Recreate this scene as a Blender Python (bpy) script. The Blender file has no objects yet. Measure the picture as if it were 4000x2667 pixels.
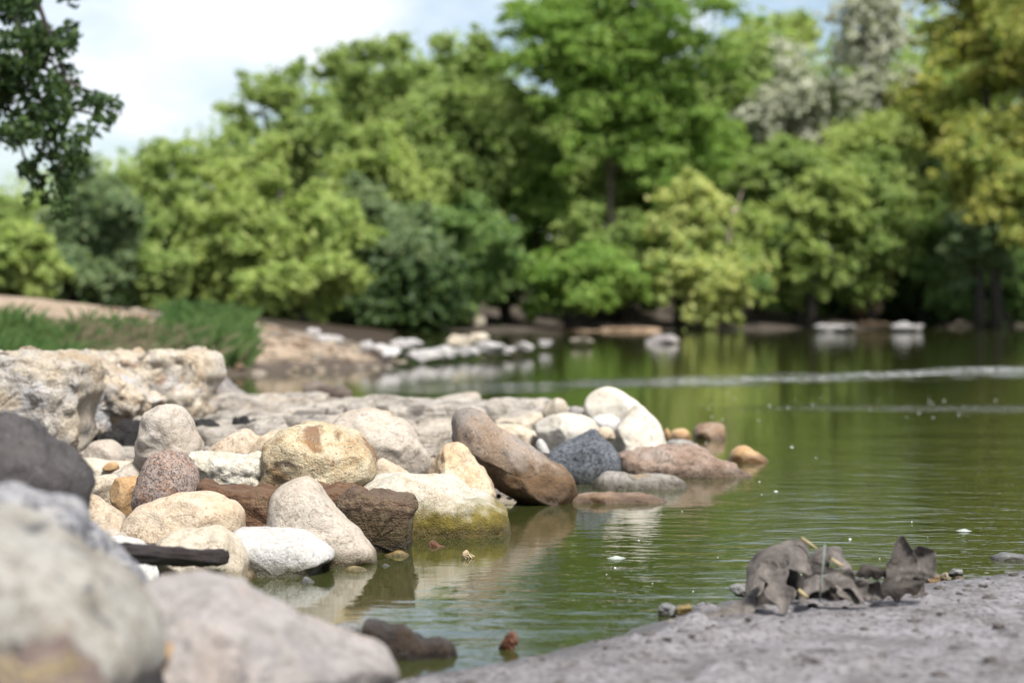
import bpy, math, random
import numpy as np
from math import radians

# ------------------------------------------------------------------ camera, sky, sun
scene = bpy.context.scene
col = scene.collection
F = 7778.0            # focal length in photo pixels (70 mm lens, 36 mm sensor, 4000 px)
CH = 0.78             # camera height above the water
HZ = 1190.0           # row of the horizon in the photo
cam_d = bpy.data.cameras.new('camera')
cam = bpy.data.objects.new('camera', cam_d); col.objects.link(cam)
cam.location = (0, 0, CH); cam.rotation_euler = (radians(90), 0, 0)
cam_d.lens = 70; cam_d.sensor_width = 36; cam_d.shift_y = -(1333.5 - HZ) / 4000
cam_d.clip_start = 0.05; cam_d.clip_end = 2000
cam_d.dof.use_dof = True; cam_d.dof.focus_distance = 6.45; cam_d.dof.aperture_fstop = 2.35
scene.camera = cam

SUN_AZ, SUN_EL = radians(147), radians(57)      # azimuth clockwise from +Y
world = bpy.data.worlds.new('World'); scene.world = world; world.use_nodes = True
wn, wl = world.node_tree.nodes, world.node_tree.links
wn.clear()
w_out = wn.new('ShaderNodeOutputWorld'); w_bg = wn.new('ShaderNodeBackground')
sky = wn.new('ShaderNodeTexSky'); sky.sky_type = 'NISHITA'; sky.sun_disc = False
sky.sun_elevation = SUN_EL; sky.sun_rotation = SUN_AZ
wtc = wn.new('ShaderNodeTexCoord'); wmp = wn.new('ShaderNodeMapping'); wmp.inputs['Scale'].default_value = (1, 1, 2.4)
wno = wn.new('ShaderNodeTexNoise'); wno.inputs['Scale'].default_value = 5.5; wno.inputs['Detail'].default_value = 6
wno.inputs['Roughness'].default_value = 0.52; wno.inputs['Distortion'].default_value = 0.25
wra = wn.new('ShaderNodeValToRGB')
wra.color_ramp.elements[0].position = 0.40; wra.color_ramp.elements[0].color = (.06, .06, .06, 1)
wra.color_ramp.elements[1].position = 0.60; wra.color_ramp.elements[1].color = (1, 1, 1, 1)
wmx = wn.new('ShaderNodeMix'); wmx.data_type = 'RGBA'
wmx.inputs['B'].default_value = (8.0, 8.2, 8.7, 1)          # cloud, in the sky's own units
wl.new(wtc.outputs['Generated'], wmp.inputs['Vector']); wl.new(wmp.outputs['Vector'], wno.inputs['Vector'])
wl.new(wno.outputs['Fac'], wra.inputs['Fac']); wl.new(wra.outputs['Color'], wmx.inputs['Factor'])
wl.new(sky.outputs['Color'], wmx.inputs['A']); wl.new(wmx.outputs['Result'], w_bg.inputs['Color'])
w_bg.inputs['Strength'].default_value = 0.075
wl.new(w_bg.outputs['Background'], w_out.inputs['Surface'])

sun_d = bpy.data.lights.new('sun', 'SUN'); sun = bpy.data.objects.new('sun', sun_d); col.objects.link(sun)
sun_d.energy = 4.8; sun_d.angle = radians(13); sun_d.color = (1, .97, .92)
sun.location = (10, -8, 20)
sun.rotation_euler = (radians(90) - SUN_EL, 0, math.pi - SUN_AZ)

scene.render.engine = 'CYCLES'
scene.cycles.use_denoising = True
scene.cycles.max_bounces = 6; scene.cycles.diffuse_bounces = 3; scene.cycles.glossy_bounces = 3
scene.cycles.transparent_max_bounces = 6; scene.cycles.caustics_reflective = False; scene.cycles.caustics_refractive = False
vs = scene.view_settings
vs.view_transform = 'Standard'; vs.look = 'None'; vs.gamma = 1; vs.use_curve_mapping = False; vs.exposure = 0.98

# ------------------------------------------------------------------ helpers
rng = np.random.default_rng(11)

def at(px, py, Y):
    return ((px - 2000) * Y / F, Y, CH + (HZ - py) * Y / F)

def srgb(r, g, b, k=1.0):
    f = lambda c: (c / 255 / 12.92 if c / 255 <= .04045 else ((c / 255 + .055) / 1.055) ** 2.4) * k * .82
    return (f(r), f(g), f(b))

def _hash(ix, iy, iz, s):
    h = (ix * 374761393 + iy * 668265263 + iz * 2147483647 + s * 974711) & 0xffffffff
    h = ((h ^ (h >> 13)) * 1274126177) & 0xffffffff
    return ((h ^ (h >> 16)) & 0xffff) / 32767.5 - 1

def vnoise(p, s=0):
    p = np.asarray(p, float); i = np.floor(p).astype(np.int64); f = p - i
    u = f * f * f * (f * (f * 6 - 15) + 10); r = 0
    for dx in (0, 1):
        for dy in (0, 1):
            for dz in (0, 1):
                w = (u[:, 0] if dx else 1 - u[:, 0]) * (u[:, 1] if dy else 1 - u[:, 1]) * (u[:, 2] if dz else 1 - u[:, 2])
                r = r + w * _hash(i[:, 0] + dx, i[:, 1] + dy, i[:, 2] + dz, s)
    return r

def fbm(p, octv=4, s=0, gain=.5):
    p = np.asarray(p, float); a, r = 1.0, 0
    for o in range(octv):
        r = r + a * vnoise(p * 2 ** o + o * 17.3, s + o); a *= gain
    return r

def mesh_np(name, verts, faces, mat=None, smooth=True):
    me = bpy.data.meshes.new(name)
    verts = np.asarray(verts, np.float32); faces = np.asarray(faces, np.int32); k = faces.shape[1]
    me.vertices.add(len(verts)); me.vertices.foreach_set('co', verts.ravel())
    me.loops.add(faces.size); me.loops.foreach_set('vertex_index', faces.ravel())
    me.polygons.add(len(faces)); me.polygons.foreach_set('loop_start', np.arange(0, faces.size, k, dtype=np.int32))
    me.update(calc_edges=True)
    me.polygons.foreach_set('use_smooth', np.full(len(faces), smooth))
    if mat: me.materials.append(mat)
    return me

def put(name, me, loc=(0, 0, 0), parent=None):
    o = bpy.data.objects.new(name, me); col.objects.link(o); o.location = loc
    if parent: o.parent = parent
    return o

def tag(o, label=None, cat=None, group=None, kind=None):
    if label: o['label'] = label
    if cat: o['category'] = cat
    if group: o['group'] = group
    if kind: o['kind'] = kind
    return o

def empty(name, loc, label, cat, group=None):
    return tag(put(name, None, loc), label, cat, group)

def grid_faces(nu, nv, wrap=False):
    i = np.arange(nu - 1)[:, None]; j = np.arange(nv if wrap else nv - 1)[None, :]
    a = i * nv + j; b = i * nv + (j + 1) % nv; c = (i + 1) * nv + (j + 1) % nv; d = (i + 1) * nv + j
    return np.stack([a, b, c, d], -1).reshape(-1, 4)

def tube(pts, rad, n=8, wob=0., seed=0):
    pts = np.asarray(pts, float); rad = np.asarray(rad, float); m = len(pts)
    t = np.gradient(pts, axis=0); t /= np.linalg.norm(t, axis=1)[:, None] + 1e-9
    ref = np.where(np.abs(t[:, 2:3]) > .9, np.array([[1., 0, 0]]), np.array([[0, 0, 1.]]))
    u = np.cross(t, ref); u /= np.linalg.norm(u, axis=1)[:, None]; v = np.cross(t, u)
    a = np.linspace(0, 2 * np.pi, n, endpoint=False)
    ring = np.cos(a)[None, :, None] * u[:, None] + np.sin(a)[None, :, None] * v[:, None]
    V = (pts[:, None] + ring * rad[:, None, None]).reshape(-1, 3)
    if wob: V += ring.reshape(-1, 3) * (fbm(V * 14, 3, seed) * wob)[:, None]
    Fq = grid_faces(m, n, True)
    V = np.vstack([V, pts[:1], pts[-1:]])
    j = np.arange(n); c0, c1 = m * n, m * n + 1; l = (m - 1) * n
    caps = np.vstack([np.stack([j * 0 + c0, j * 0 + c0, (j + 1) % n, j], -1), np.stack([j * 0 + c1, j * 0 + c1, l + j, l + (j + 1) % n], -1)])
    return V, Fq, caps

def tubes_mesh(name, tl, mat):
    Vs, Fs, o = [], [], 0
    for V, Fq, caps in tl:
        Vs.append(V); Fs.append(Fq + o)
        o += len(V)
    return mesh_np(name, np.vstack(Vs), np.vstack(Fs), mat)

# ------------------------------------------------------------------ materials
class NT:
    def __init__(s, name):
        s.m = bpy.data.materials.new(name); s.m.use_nodes = True
        s.n, s.l = s.m.node_tree.nodes, s.m.node_tree.links
        s.n.clear(); s.out = s.n.new('ShaderNodeOutputMaterial')
    def new(s, t, **kw):
        x = s.n.new(t)
        for k, v in kw.items():
            if k in x.inputs: s.set(x.inputs[k], v)
            else: setattr(x, k, v)
        return x
    def set(s, i, v):
        if isinstance(v, bpy.types.NodeSocket): s.l.new(v, i)
        elif isinstance(v, tuple) and len(v) == 3 and i.type == 'RGBA': i.default_value = (*v, 1)
        else: i.default_value = v
    def noise(s, vec, scale, detail=4, rough=.55, dist=0.):
        return s.new('ShaderNodeTexNoise', Vector=vec, Scale=scale, Detail=float(detail), Roughness=rough, Distortion=dist).outputs['Fac']
    def ramp(s, fac, *els):
        x = s.n.new('ShaderNodeValToRGB'); s.l.new(fac, x.inputs['Fac']); e = x.color_ramp.elements
        while len(e) < len(els): e.new(.5)
        for k, (p, c) in enumerate(els):
            e[k].position = p; e[k].color = (c, c, c, 1) if isinstance(c, (int, float)) else (*c, 1)
        return x.outputs['Color']
    def mix(s, fac, a, b, mode='MIX'):
        x = s.n.new('ShaderNodeMix'); x.data_type = 'RGBA'; x.blend_type = mode
        s.set(x.inputs['Factor'], fac); s.set(x.inputs['A'], a); s.set(x.inputs['B'], b)
        return x.outputs['Result']
    def math(s, op, a, b=0., c=None, clamp=False):
        x = s.n.new('ShaderNodeMath'); x.operation = op; x.use_clamp = clamp
        s.set(x.inputs[0], a); s.set(x.inputs[1], b)
        if c is not None: s.set(x.inputs[2], c)
        return x.outputs[0]
    def smooth(s, v, a, b):
        x = s.n.new('ShaderNodeMapRange'); x.interpolation_type = 'SMOOTHSTEP'
        s.set(x.inputs['Value'], v); x.inputs['From Min'].default_value = a; x.inputs['From Max'].default_value = b
        return x.outputs['Result']

def stone_mat(name, c1, c2, c3=None, s1=7., pits=.5, pitc=(.05, .04, .03), patches=(), algae=None, wet=True, speck=None,
              bump=.6, bscale=30., rough=.85, strata=0., wetz=.045):
    t = NT(name)
    tc = t.new('ShaderNodeTexCoord'); oi = t.new('ShaderNodeObjectInfo')
    off = t.new('ShaderNodeVectorMath', operation='SCALE'); t.set(off.inputs[0], (37., 91., 53.)); t.l.new(oi.outputs['Random'], off.inputs['Scale'])
    ad = t.new('ShaderNodeVectorMath', operation='ADD'); t.l.new(tc.outputs['Object'], ad.inputs[0]); t.l.new(off.outputs[0], ad.inputs[1])
    v = ad.outputs[0]
    c3 = c3 or tuple(x * .8 for x in c2)
    n1 = t.noise(v, s1, 6, .6, .3)
    c = t.ramp(n1, (.32, c2), (.5, c1), (.68, c3))
    n2 = t.noise(v, s1 * 5, 5, .65)
    c = t.mix(t.ramp(n2, (.36, .6), (.50, 0.)), c, tuple(x * .68 for x in c2))
    n5 = t.noise(v, s1 * 14, 4, .7)
    c = t.mix(t.ramp(n5, (.50, 0.), (.66, .45)), c, tuple(min(.75, x * 1.45 + .03) for x in c1))
    for (pc, ps, lo, hi, am) in patches:
        pn = t.noise(v, ps, 6, .65, .5)
        c = t.mix(t.ramp(pn, (lo, 0.), (hi, am)), c, pc)
    if speck:
        (sa, sb, sc_) = speck
        vo = t.new('ShaderNodeTexVoronoi', Vector=v, Scale=sc_); vc = t.new('ShaderNodeSeparateColor'); t.l.new(vo.outputs['Color'], vc.inputs[0])
        c = t.mix(t.ramp(vc.outputs[0], (.55, 0.), (.62, .75)), c, sa)
        c = t.mix(t.ramp(vc.outputs[1], (.66, 0.), (.72, .8)), c, sb)
    if pits:
        pn = t.noise(v, 80., 4, .65); pm = t.noise(v, s1 * 1.7, 3, .5)
        pf = t.math('MULTIPLY', t.ramp(pn, (.34, 1.), (.42, 0.)), t.ramp(pm, (.38, .1), (.58, 1.)))
        c = t.mix(t.math('MULTIPLY', pf, pits), c, pitc)
        vd = t.new('ShaderNodeTexVoronoi', Vector=v, Scale=52.); vs_ = t.new('ShaderNodeSeparateColor'); t.l.new(vd.outputs['Color'], vs_.inputs[0])
        lim = t.math('MULTIPLY_ADD', vs_.outputs[0], .34, -.10)
        dot = t.math('LESS_THAN', vd.outputs['Distance'], lim)
        c = t.mix(t.math('MULTIPLY', dot, .75 * min(1., pits + .15)), c, tuple(x * .3 + y * .5 for x, y in zip(c2, pitc)))
    cn = t.noise(v, 3.6, 6, .6, 1.2); cm = t.noise(v, 4.3, 2)
    ck = t.math('SUBTRACT', 1., t.smooth(t.math('ABSOLUTE', t.math('SUBTRACT', cn, .5)), .001, .007))
    c = t.mix(t.math('MULTIPLY', t.math('MULTIPLY', ck, t.ramp(cm, (.52, 0.), (.6, 1.))), .65), c, tuple(x * .25 for x in c2))
    c = t.mix(1., c, t.ramp(oi.outputs['Random'], (0., .84), (1., 1.08)), 'MULTIPLY')
    geo = t.new('ShaderNodeNewGeometry'); sx = t.new('ShaderNodeSeparateXYZ'); t.l.new(geo.outputs['Position'], sx.inputs[0])
    z = sx.outputs['Z']
    zz = t.math('MULTIPLY_ADD', t.noise(v, 16., 5, .6), -.16, t.math('ADD', z, .08))
    if algae:
        ac, z0, z1, am = algae
        an = t.ramp(t.noise(v, 38., 5, .7), (.35, tuple(x * .55 for x in ac)), (.62, ac))
        c = t.mix(t.math('MULTIPLY', t.math('SUBTRACT', 1., t.smooth(zz, z0, z1)), am), c, an)
    r = rough
    if wet:
        wf = t.math('SUBTRACT', 1., t.smooth(t.math('MULTIPLY_ADD', t.noise(v, 22., 3), -.02, t.math('ADD', z, .01)), wetz * .3, wetz * 1.3))
        c = t.mix(t.math('MULTIPLY', wf, .85), c, t.mix(1., c, (.30, .27, .2), 'MULTIPLY'))
        r = t.math('MULTIPLY_ADD', wf, -(rough - .3), rough)
    b1 = t.noise(v, bscale, 8, .62); b2 = t.noise(v, bscale * 6, 4, .6)
    hh = t.math('MULTIPLY_ADD', b2, .45, b1)
    if strata:
        mp = t.new('ShaderNodeMapping', Vector=v); mp.inputs['Scale'].default_value = (1.5, 1.5, 14)
        hh = t.math('MULTIPLY_ADD', t.noise(mp.outputs[0], 3., 5, .6), strata, hh)
    bp = t.new('ShaderNodeBump', Height=hh, Strength=min(1., bump), Distance=.018 * max(1., bump))
    p = t.new('ShaderNodeBsdfPrincipled', Roughness=r, Normal=bp.outputs[0]); t.set(p.inputs['Base Color'], c)
    p.inputs['Specular IOR Level'].default_value = .3
    t.l.new(p.outputs[0], t.out.inputs[0])
    return t.m

def leaf_mat(name, c1, c2, c3, trans=.48, rough=.55):
    t = NT(name); g = t.new('ShaderNodeNewGeometry'); oi = t.new('ShaderNodeTexCoord')
    c = t.ramp(g.outputs['Random Per Island'], (.0, c1), (.55, c2), (.93, c3))
    n = t.noise(oi.outputs['Object'], .55, 3); c = t.mix(t.ramp(n, (.4, 0.), (.65, .6)), c, c3)
    d = t.new('ShaderNodeBsdfPrincipled', Roughness=rough); t.set(d.inputs['Base Color'], c); d.inputs['Specular IOR Level'].default_value = .15
    tr = t.new('ShaderNodeBsdfTranslucent'); t.set(tr.inputs['Color'], t.mix(1., c, (1.3, 1.42, .8), 'MULTIPLY'))
    ms = t.new('ShaderNodeMixShader'); ms.inputs[0].default_value = trans
    t.l.new(d.outputs[0], ms.inputs[1]); t.l.new(tr.outputs[0], ms.inputs[2]); t.l.new(ms.outputs[0], t.out.inputs[0])
    return t.m

def plain_mat(name, c1, c2, scale=8., rough=.85, bump=.5, bdist=.01, c3=None, stretch=(1, 1, 1), bs=4.):
    t = NT(name); tc = t.new('ShaderNodeTexCoord'); mp = t.new('ShaderNodeMapping', Vector=tc.outputs['Object']); mp.inputs['Scale'].default_value = stretch
    v = mp.outputs[0]; n = t.noise(v, scale, 7, .62, .3)
    c = t.ramp(n, (.32, c1), (.6, c2)) if c3 is None else t.ramp(n, (.32, c1), (.5, c2), (.66, c3))
    c = t.mix(t.ramp(t.noise(v, scale * 9, 4, .7), (.3, .5), (.6, 0.)), c, tuple(x * .55 for x in c1))
    bp = t.new('ShaderNodeBump', Height=t.noise(v, scale * bs, 7, .65), Strength=bump, Distance=bdist)
    p = t.new('ShaderNodeBsdfPrincipled', Roughness=rough, Normal=bp.outputs[0]); t.set(p.inputs['Base Color'], c); p.inputs['Specular IOR Level'].default_value = .25
    t.l.new(p.outputs[0], t.out.inputs[0]); return t.m

A = .62   # stones: photo tone of a lit surface -> base colour
olive = srgb(150, 132, 38, .6)
M = {}
M['cream'] = stone_mat('cream_stone', srgb(224, 210, 188, A), srgb(208, 190, 162, A), srgb(230, 220, 202, A), algae=(srgb(120, 100, 45, .6), .0, .03, .8))
M['beige'] = stone_mat('beige_stone', srgb(212, 199, 182, A), srgb(198, 180, 160, A), srgb(220, 210, 198, A), s1=5, algae=(srgb(112, 92, 40, .6), .0, .035, .85))
M['peach'] = stone_mat('peach_stone', srgb(222, 202, 176, A), srgb(208, 182, 150, A), srgb(228, 212, 190, A), pits=.7, pitc=srgb(140, 95, 60, .5), algae=(srgb(112, 92, 40, .6), -.02, .03, .6))
M['white'] = stone_mat('white_stone', srgb(234, 231, 226, A), srgb(222, 216, 206, A), srgb(240, 238, 236, A), pits=.55, pitc=(.12, .12, .12), algae=(srgb(120, 115, 70, .6), -.01, .03, .75))
M['ivory'] = stone_mat('ivory_stone', srgb(238, 230, 214, A), srgb(226, 212, 190, A), srgb(240, 236, 226, A), pits=.15, bump=.3, algae=(srgb(150, 125, 80, .6), -.02, .02, .7))
M['mossy'] = stone_mat('mossy_limestone', srgb(232, 226, 208, A), srgb(222, 204, 178, A), srgb(236, 232, 220, A), pits=.6, algae=(olive, .055, .15, .97), bump=.9,
                       patches=((srgb(200, 166, 132, A), 6., .52, .64, .55),))
M['weathered'] = stone_mat('weathered_limestone', srgb(222, 206, 172, A), srgb(208, 180, 136, A), srgb(228, 216, 190, A), s1=6, pits=.9, bump=1., bscale=22,
                           patches=((srgb(140, 92, 62, .5), 5., .53, .60, .8), (srgb(50, 44, 38, .4), 11., .62, .66, .9), (srgb(186, 140, 84, .55), 8., .52, .64, .6)))
M['lumpy'] = stone_mat('pitted_white_limestone', srgb(226, 218, 200, A), srgb(205, 192, 168, A), srgb(234, 228, 214, A), pits=.5, bump=1., bscale=16,
                       patches=((srgb(180, 140, 80, .5), 9., .62, .72, .7),))
M['granite'] = stone_mat('pink_granite', srgb(190, 165, 150, A), srgb(168, 148, 138, A), srgb(200, 150, 118, A), s1=9, pits=.8, speck=(srgb(206, 196, 190, .55), srgb(112, 98, 92, .5), 210.), bump=.8, bscale=60,
                         patches=((srgb(196, 132, 84, .5), 14., .52, .66, .7),))
M['dark_granite'] = stone_mat('dark_granite', srgb(112, 118, 126, .6), srgb(92, 98, 106, .6), srgb(124, 130, 138, .6), s1=14, pits=.5, speck=(srgb(158, 162, 168, .5), srgb(58, 62, 70, .5), 120.), bump=.7, bscale=50, wetz=.07)
M['brown'] = stone_mat('brown_boulder', srgb(182, 160, 140, A), srgb(158, 134, 112, A), srgb(164, 158, 152, A), s1=6, pits=.8, algae=(srgb(122, 88, 46, .6), .10, .22, .85), bump=.7, bscale=34,
                       patches=((srgb(150, 146, 142, .6), 3.5, .5, .62, .6),))
M['rust'] = stone_mat('rusty_sandstone', srgb(152, 112, 82, .56), srgb(116, 82, 58, .52), srgb(164, 138, 108, .55), s1=9, pits=1., bump=1.6, bscale=26, strata=1.2,
                      patches=((srgb(196, 188, 160, .5), 13., .64, .72, .7),), algae=(srgb(70, 56, 28, .6), .0, .06, .7))
M['umber'] = stone_mat('umber_sandstone', srgb(146, 120, 98, .56), srgb(112, 86, 66, .52), srgb(160, 138, 106, .55), s1=9, pits=1., bump=1.8, bscale=24, strata=.8,
                       patches=((srgb(206, 198, 150, .5), 15., .64, .72, .7),), algae=(srgb(88, 74, 28, .6), .05, .16, .7))
M['charcoal'] = stone_mat('charcoal_rock', srgb(124, 118, 118, .5), srgb(92, 87, 88, .5), srgb(142, 134, 130, .5), s1=6, pits=.7, bump=1.4, bscale=26, wet=False,
                          patches=((srgb(172, 162, 152, .5), 4.5, .60, .72, .7),))
M['limeblock'] = stone_mat('rough_limestone', srgb(222, 208, 186, A), srgb(196, 168, 134, A), srgb(220, 217, 214, A), s1=4.5, pits=.8, bump=1.8, bscale=11, wet=False,
                           patches=((srgb(186, 138, 92, .5), 6., .58, .68, .75), (srgb(212, 214, 220, .6), 4., .55, .68, .8), (srgb(104, 88, 72, .4), 9., .57, .64, .8)))
M['orange'] = stone_mat('orange_stone', srgb(212, 174, 126, A), srgb(196, 152, 102, A), srgb(224, 198, 158, A), pits=.5, algae=(srgb(150, 92, 30, .6), -.02, .05, .6), bump=.4)
M['fore'] = stone_mat('grey_foreground_stone', srgb(194, 187, 183, .52), srgb(170, 161, 155, .5), srgb(204, 188, 177, .52), s1=5, pits=.4, wet=False,
                      patches=((srgb(132, 128, 132, .5), 8., .55, .66, .6),))
M['foregrey'] = stone_mat('cream_grey_foreground_stone', srgb(192, 188, 178, .5), srgb(156, 146, 130, .48), srgb(204, 200, 194, .52), s1=6, pits=.5, wet=False,
                          patches=((srgb(150, 132, 108, .5), 9., .50, .64, .6), (srgb(96, 98, 106, .4), 16., .60, .67, .7)))
M['greygranite'] = stone_mat('grey_granite', srgb(178, 178, 184, A), srgb(140, 142, 152, .55), srgb(196, 188, 178, A), s1=16, pits=.6, wet=False, speck=(srgb(206, 204, 204, .6), srgb(104, 104, 112, .5), 60.), bump=1.)
M['marble'] = stone_mat('marbled_stone', srgb(228, 206, 172, A), srgb(216, 184, 146, A), srgb(234, 220, 196, A), pits=.3,
                        patches=((srgb(168, 130, 112, .5), 11., .55, .64, .75), (srgb(176, 120, 90, .5), 20., .62, .7, .5)), algae=(srgb(112, 92, 40, .6), .0, .05, .7))
M['wedge'] = stone_mat('reddish_rock', srgb(190, 164, 146, .58), srgb(160, 132, 112, .55), srgb(200, 184, 170, .58), s1=10, pits=.9, bump=1.3, bscale=24,
                       patches=((srgb(96, 66, 56, .45), 13., .6, .68, .8), (srgb(206, 194, 182, .55), 10., .62, .7, .6)))
M['lichen'] = stone_mat('lichen_stone', srgb(176, 168, 160, .58), srgb(150, 142, 128, .55), srgb(188, 182, 176, .58), s1=10, pits=.8,
                        patches=((srgb(190, 150, 40, .55), 9., .55, .64, .8), (srgb(110, 104, 60, .5), 12., .55, .66, .6)))
M['wetbrown'] = stone_mat('wet_brown_stone', srgb(170, 138, 108, .55), srgb(140, 108, 78, .5), srgb(186, 166, 146, .55), pits=.6, wetz=.03, rough=.5)
M['wetolive'] = stone_mat('wet_olive_pebble', srgb(168, 146, 88, .55), srgb(140, 112, 60, .5), srgb(186, 172, 130, .55), pits=.6, rough=.4, wetz=.012)
M['wetgrey'] = stone_mat('wet_grey_pebble', srgb(150, 150, 150, .5), srgb(116, 112, 108, .5), srgb(184, 180, 170, .55), pits=.6, rough=.35, wetz=.012)
M['farstone'] = stone_mat('pale_river_stone', srgb(208, 204, 202, A), srgb(170, 162, 154, A), srgb(222, 216, 210, A), s1=4, pits=.3, wetz=.03)
M['slab'] = stone_mat('ledge_slab', srgb(206, 198, 186, .62), srgb(162, 150, 136, .58), srgb(222, 208, 188, .64), s1=2.2, pits=.8, bump=2.2, bscale=8, strata=1., wetz=.02,
                      patches=((srgb(104, 96, 92, .45), 4., .54, .62, .75), (srgb(206, 184, 156, .55), 3., .56, .66, .6)))
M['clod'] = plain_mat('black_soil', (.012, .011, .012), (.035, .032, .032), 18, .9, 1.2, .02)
M['darkwet'] = stone_mat('dark_wet_rock', srgb(74, 58, 44, .5), srgb(44, 34, 28, .4), srgb(98, 76, 50, .5), s1=12, pits=.5, rough=.35, bump=1.2, wetz=.02)
M['charred'] = plain_mat('charred_wood', (.006, .005, .005), (.040, .026, .024), 40, .55, 1., .012, stretch=(.12, 1, 1), c3=(.014, .010, .010))
M['log'] = plain_mat('weathered_log', srgb(84, 70, 60, .6), srgb(160, 146, 134, .6), 8, .85, 1., .01, stretch=(.3, 1, 1))
M['deadleaf'] = plain_mat('grey_dead_leaf', srgb(84, 77, 71, .52), srgb(144, 135, 128, .54), 34, .7, .7, .002)
M['dark_shadeleaf'] = plain_mat('dark_shaded_dead_leaf', srgb(44, 38, 34, .5), srgb(94, 84, 77, .5), 26, .7, .7, .002)  # dark leaves, and shade painted into the heap's insides and gaps
M['redleaf'] = plain_mat('rust_red_leaf', srgb(92, 58, 42, .6), srgb(128, 86, 62, .6), 40, .6, .5, .001)
M['tanleaf'] = plain_mat('tan_leaf_scrap', srgb(196, 170, 130, .6), srgb(222, 204, 170, .6), 40, .7, .5, .001)
M['straw'] = plain_mat('dry_straw', srgb(186, 164, 116, .6), srgb(214, 196, 150, .6), 30, .7, .3, .001)
M['stem'] = plain_mat('grey_green_stem', srgb(110, 120, 112, .6), srgb(150, 158, 150, .6), 30, .7, .3, .001)
M['bark'] = plain_mat('grey_bark', srgb(96, 86, 78, .6), srgb(158, 148, 138, .6), 4, .9, 1., .03, stretch=(1, 1, .25))
M['darkbark'] = plain_mat('dark_bark', (.03, .026, .022), (.075, .065, .055), 4, .9, 1., .03, stretch=(1, 1, .25))
M['palewood'] = plain_mat('bleached_wood', srgb(158, 140, 122, .6), srgb(196, 182, 166, .6), 5, .9, .8, .02, stretch=(1, 1, .25))
M['soil'] = plain_mat('bank_soil', srgb(112, 92, 74, .6), srgb(164, 142, 118, .6), 1.6, .95, .8, .05, c3=srgb(184, 164, 140, .6))
M['earth'] = plain_mat('tan_earth', srgb(150, 120, 94, .6), srgb(196, 168, 140, .6), 2.5, .95, .8, .05)
M['leafgreen'] = leaf_mat('leaf_green', (.14, .205, .060), (.20, .285, .084), (.285, .34, .11))
M['leaflime'] = leaf_mat('leaf_yellow_green', (.18, .245, .066), (.255, .335, .096), (.34, .385, .125))
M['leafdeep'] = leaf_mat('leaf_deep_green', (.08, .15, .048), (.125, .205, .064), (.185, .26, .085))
M['leafgrey'] = leaf_mat('leaf_grey_green', (.09, .145, .068), (.14, .20, .098), (.21, .255, .125))
M['leafpale'] = leaf_mat('leaf_pale_yellow', (.20, .28, .09), (.32, .38, .13), (.48, .47, .17))
M['leafgold'] = leaf_mat('leaf_golden', (.12, .18, .05), (.20, .26, .07), (.38, .35, .09))
M['leaffresh'] = leaf_mat('leaf_fresh_green', (.108, .195, .040), (.16, .265, .055), (.23, .315, .075))
M['leafash'] = leaf_mat('leaf_ash_grey', (.24, .27, .17), (.34, .35, .26), (.44, .44, .37), .3)
M['leafshade'] = leaf_mat('leaf_shaded', (.016, .034, .012), (.028, .055, .017), (.055, .09, .024), .25)  # backlight and understorey shade put into the leaf colour
M['grass'] = leaf_mat('grass_green', (.03, .075, .02), (.05, .11, .03), (.10, .15, .05), .3)
M['drygrass'] = leaf_mat('grass_dry', (.13, .11, .07), (.21, .17, .12), (.10, .12, .05), .2)

def gravel_mat():
    t = NT('mixed_gravel'); g_ = t.new('ShaderNodeNewGeometry'); tc = t.new('ShaderNodeTexCoord')
    c = t.ramp(g_.outputs['Random Per Island'], (0., srgb(96, 88, 82, .5)), (.3, srgb(178, 166, 150, .58)), (.6, srgb(204, 184, 156, .58)), (.85, srgb(150, 120, 92, .55)))
    c = t.mix(t.ramp(t.noise(tc.outputs['Object'], 120., 3), (.4, .5), (.6, 0.)), c, srgb(70, 62, 56, .5))
    p = t.new('ShaderNodeBsdfPrincipled', Roughness=.85); t.set(p.inputs['Base Color'], c); t.l.new(p.outputs[0], t.out.inputs[0]); return t.m
M['gravel'] = gravel_mat()

def terrain_mat():
    t = NT('riverbank_ground'); tc = t.new('ShaderNodeTexCoord'); v = tc.outputs['Object']
    sand = t.ramp(t.noise(v, 2.2, 6, .6), (.3, srgb(166, 144, 120, .56)), (.6, srgb(204, 182, 158, .58)))
    grav = t.ramp(t.noise(v, 26., 6, .75), (.34, srgb(86, 78, 74, .5)), (.5, srgb(158, 148, 140, .56)), (.64, srgb(198, 190, 182, .6)))
    sp = t.new('ShaderNodeSeparateXYZ'); t.l.new(v, sp.inputs[0])
    c = t.mix(t.smooth(sp.outputs['Y'], 15., 18.), grav, sand)
    # damp dark soil close to the water on the inlet's bank
    damp = t.math('SUBTRACT', 1., t.smooth(t.math('MULTIPLY_ADD', t.noise(v, 1.3, 4), -.3, t.math('ADD', sp.outputs['Z'], .15)), .05, .17))
    c = t.mix(t.math('MULTIPLY', damp, t.math('MULTIPLY_ADD', t.smooth(sp.outputs['Y'], 15., 18.), .75, .15)), c, srgb(92, 82, 74, .5))
    # leaf litter under the woods
    c = t.mix(t.smooth(sp.outputs['Y'], 29., 34.), c, srgb(74, 60, 44, .5))
    bp = t.new('ShaderNodeBump', Height=t.noise(v, 18., 8, .7), Strength=1., Distance=.03)
    p = t.new('ShaderNodeBsdfPrincipled', Roughness=.92, Normal=bp.outputs[0]); t.set(p.inputs['Base Color'], c); p.inputs['Specular IOR Level'].default_value = .2
    t.l.new(p.outputs[0], t.out.inputs[0]); return t.m
M['terrain'] = terrain_mat()

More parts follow.
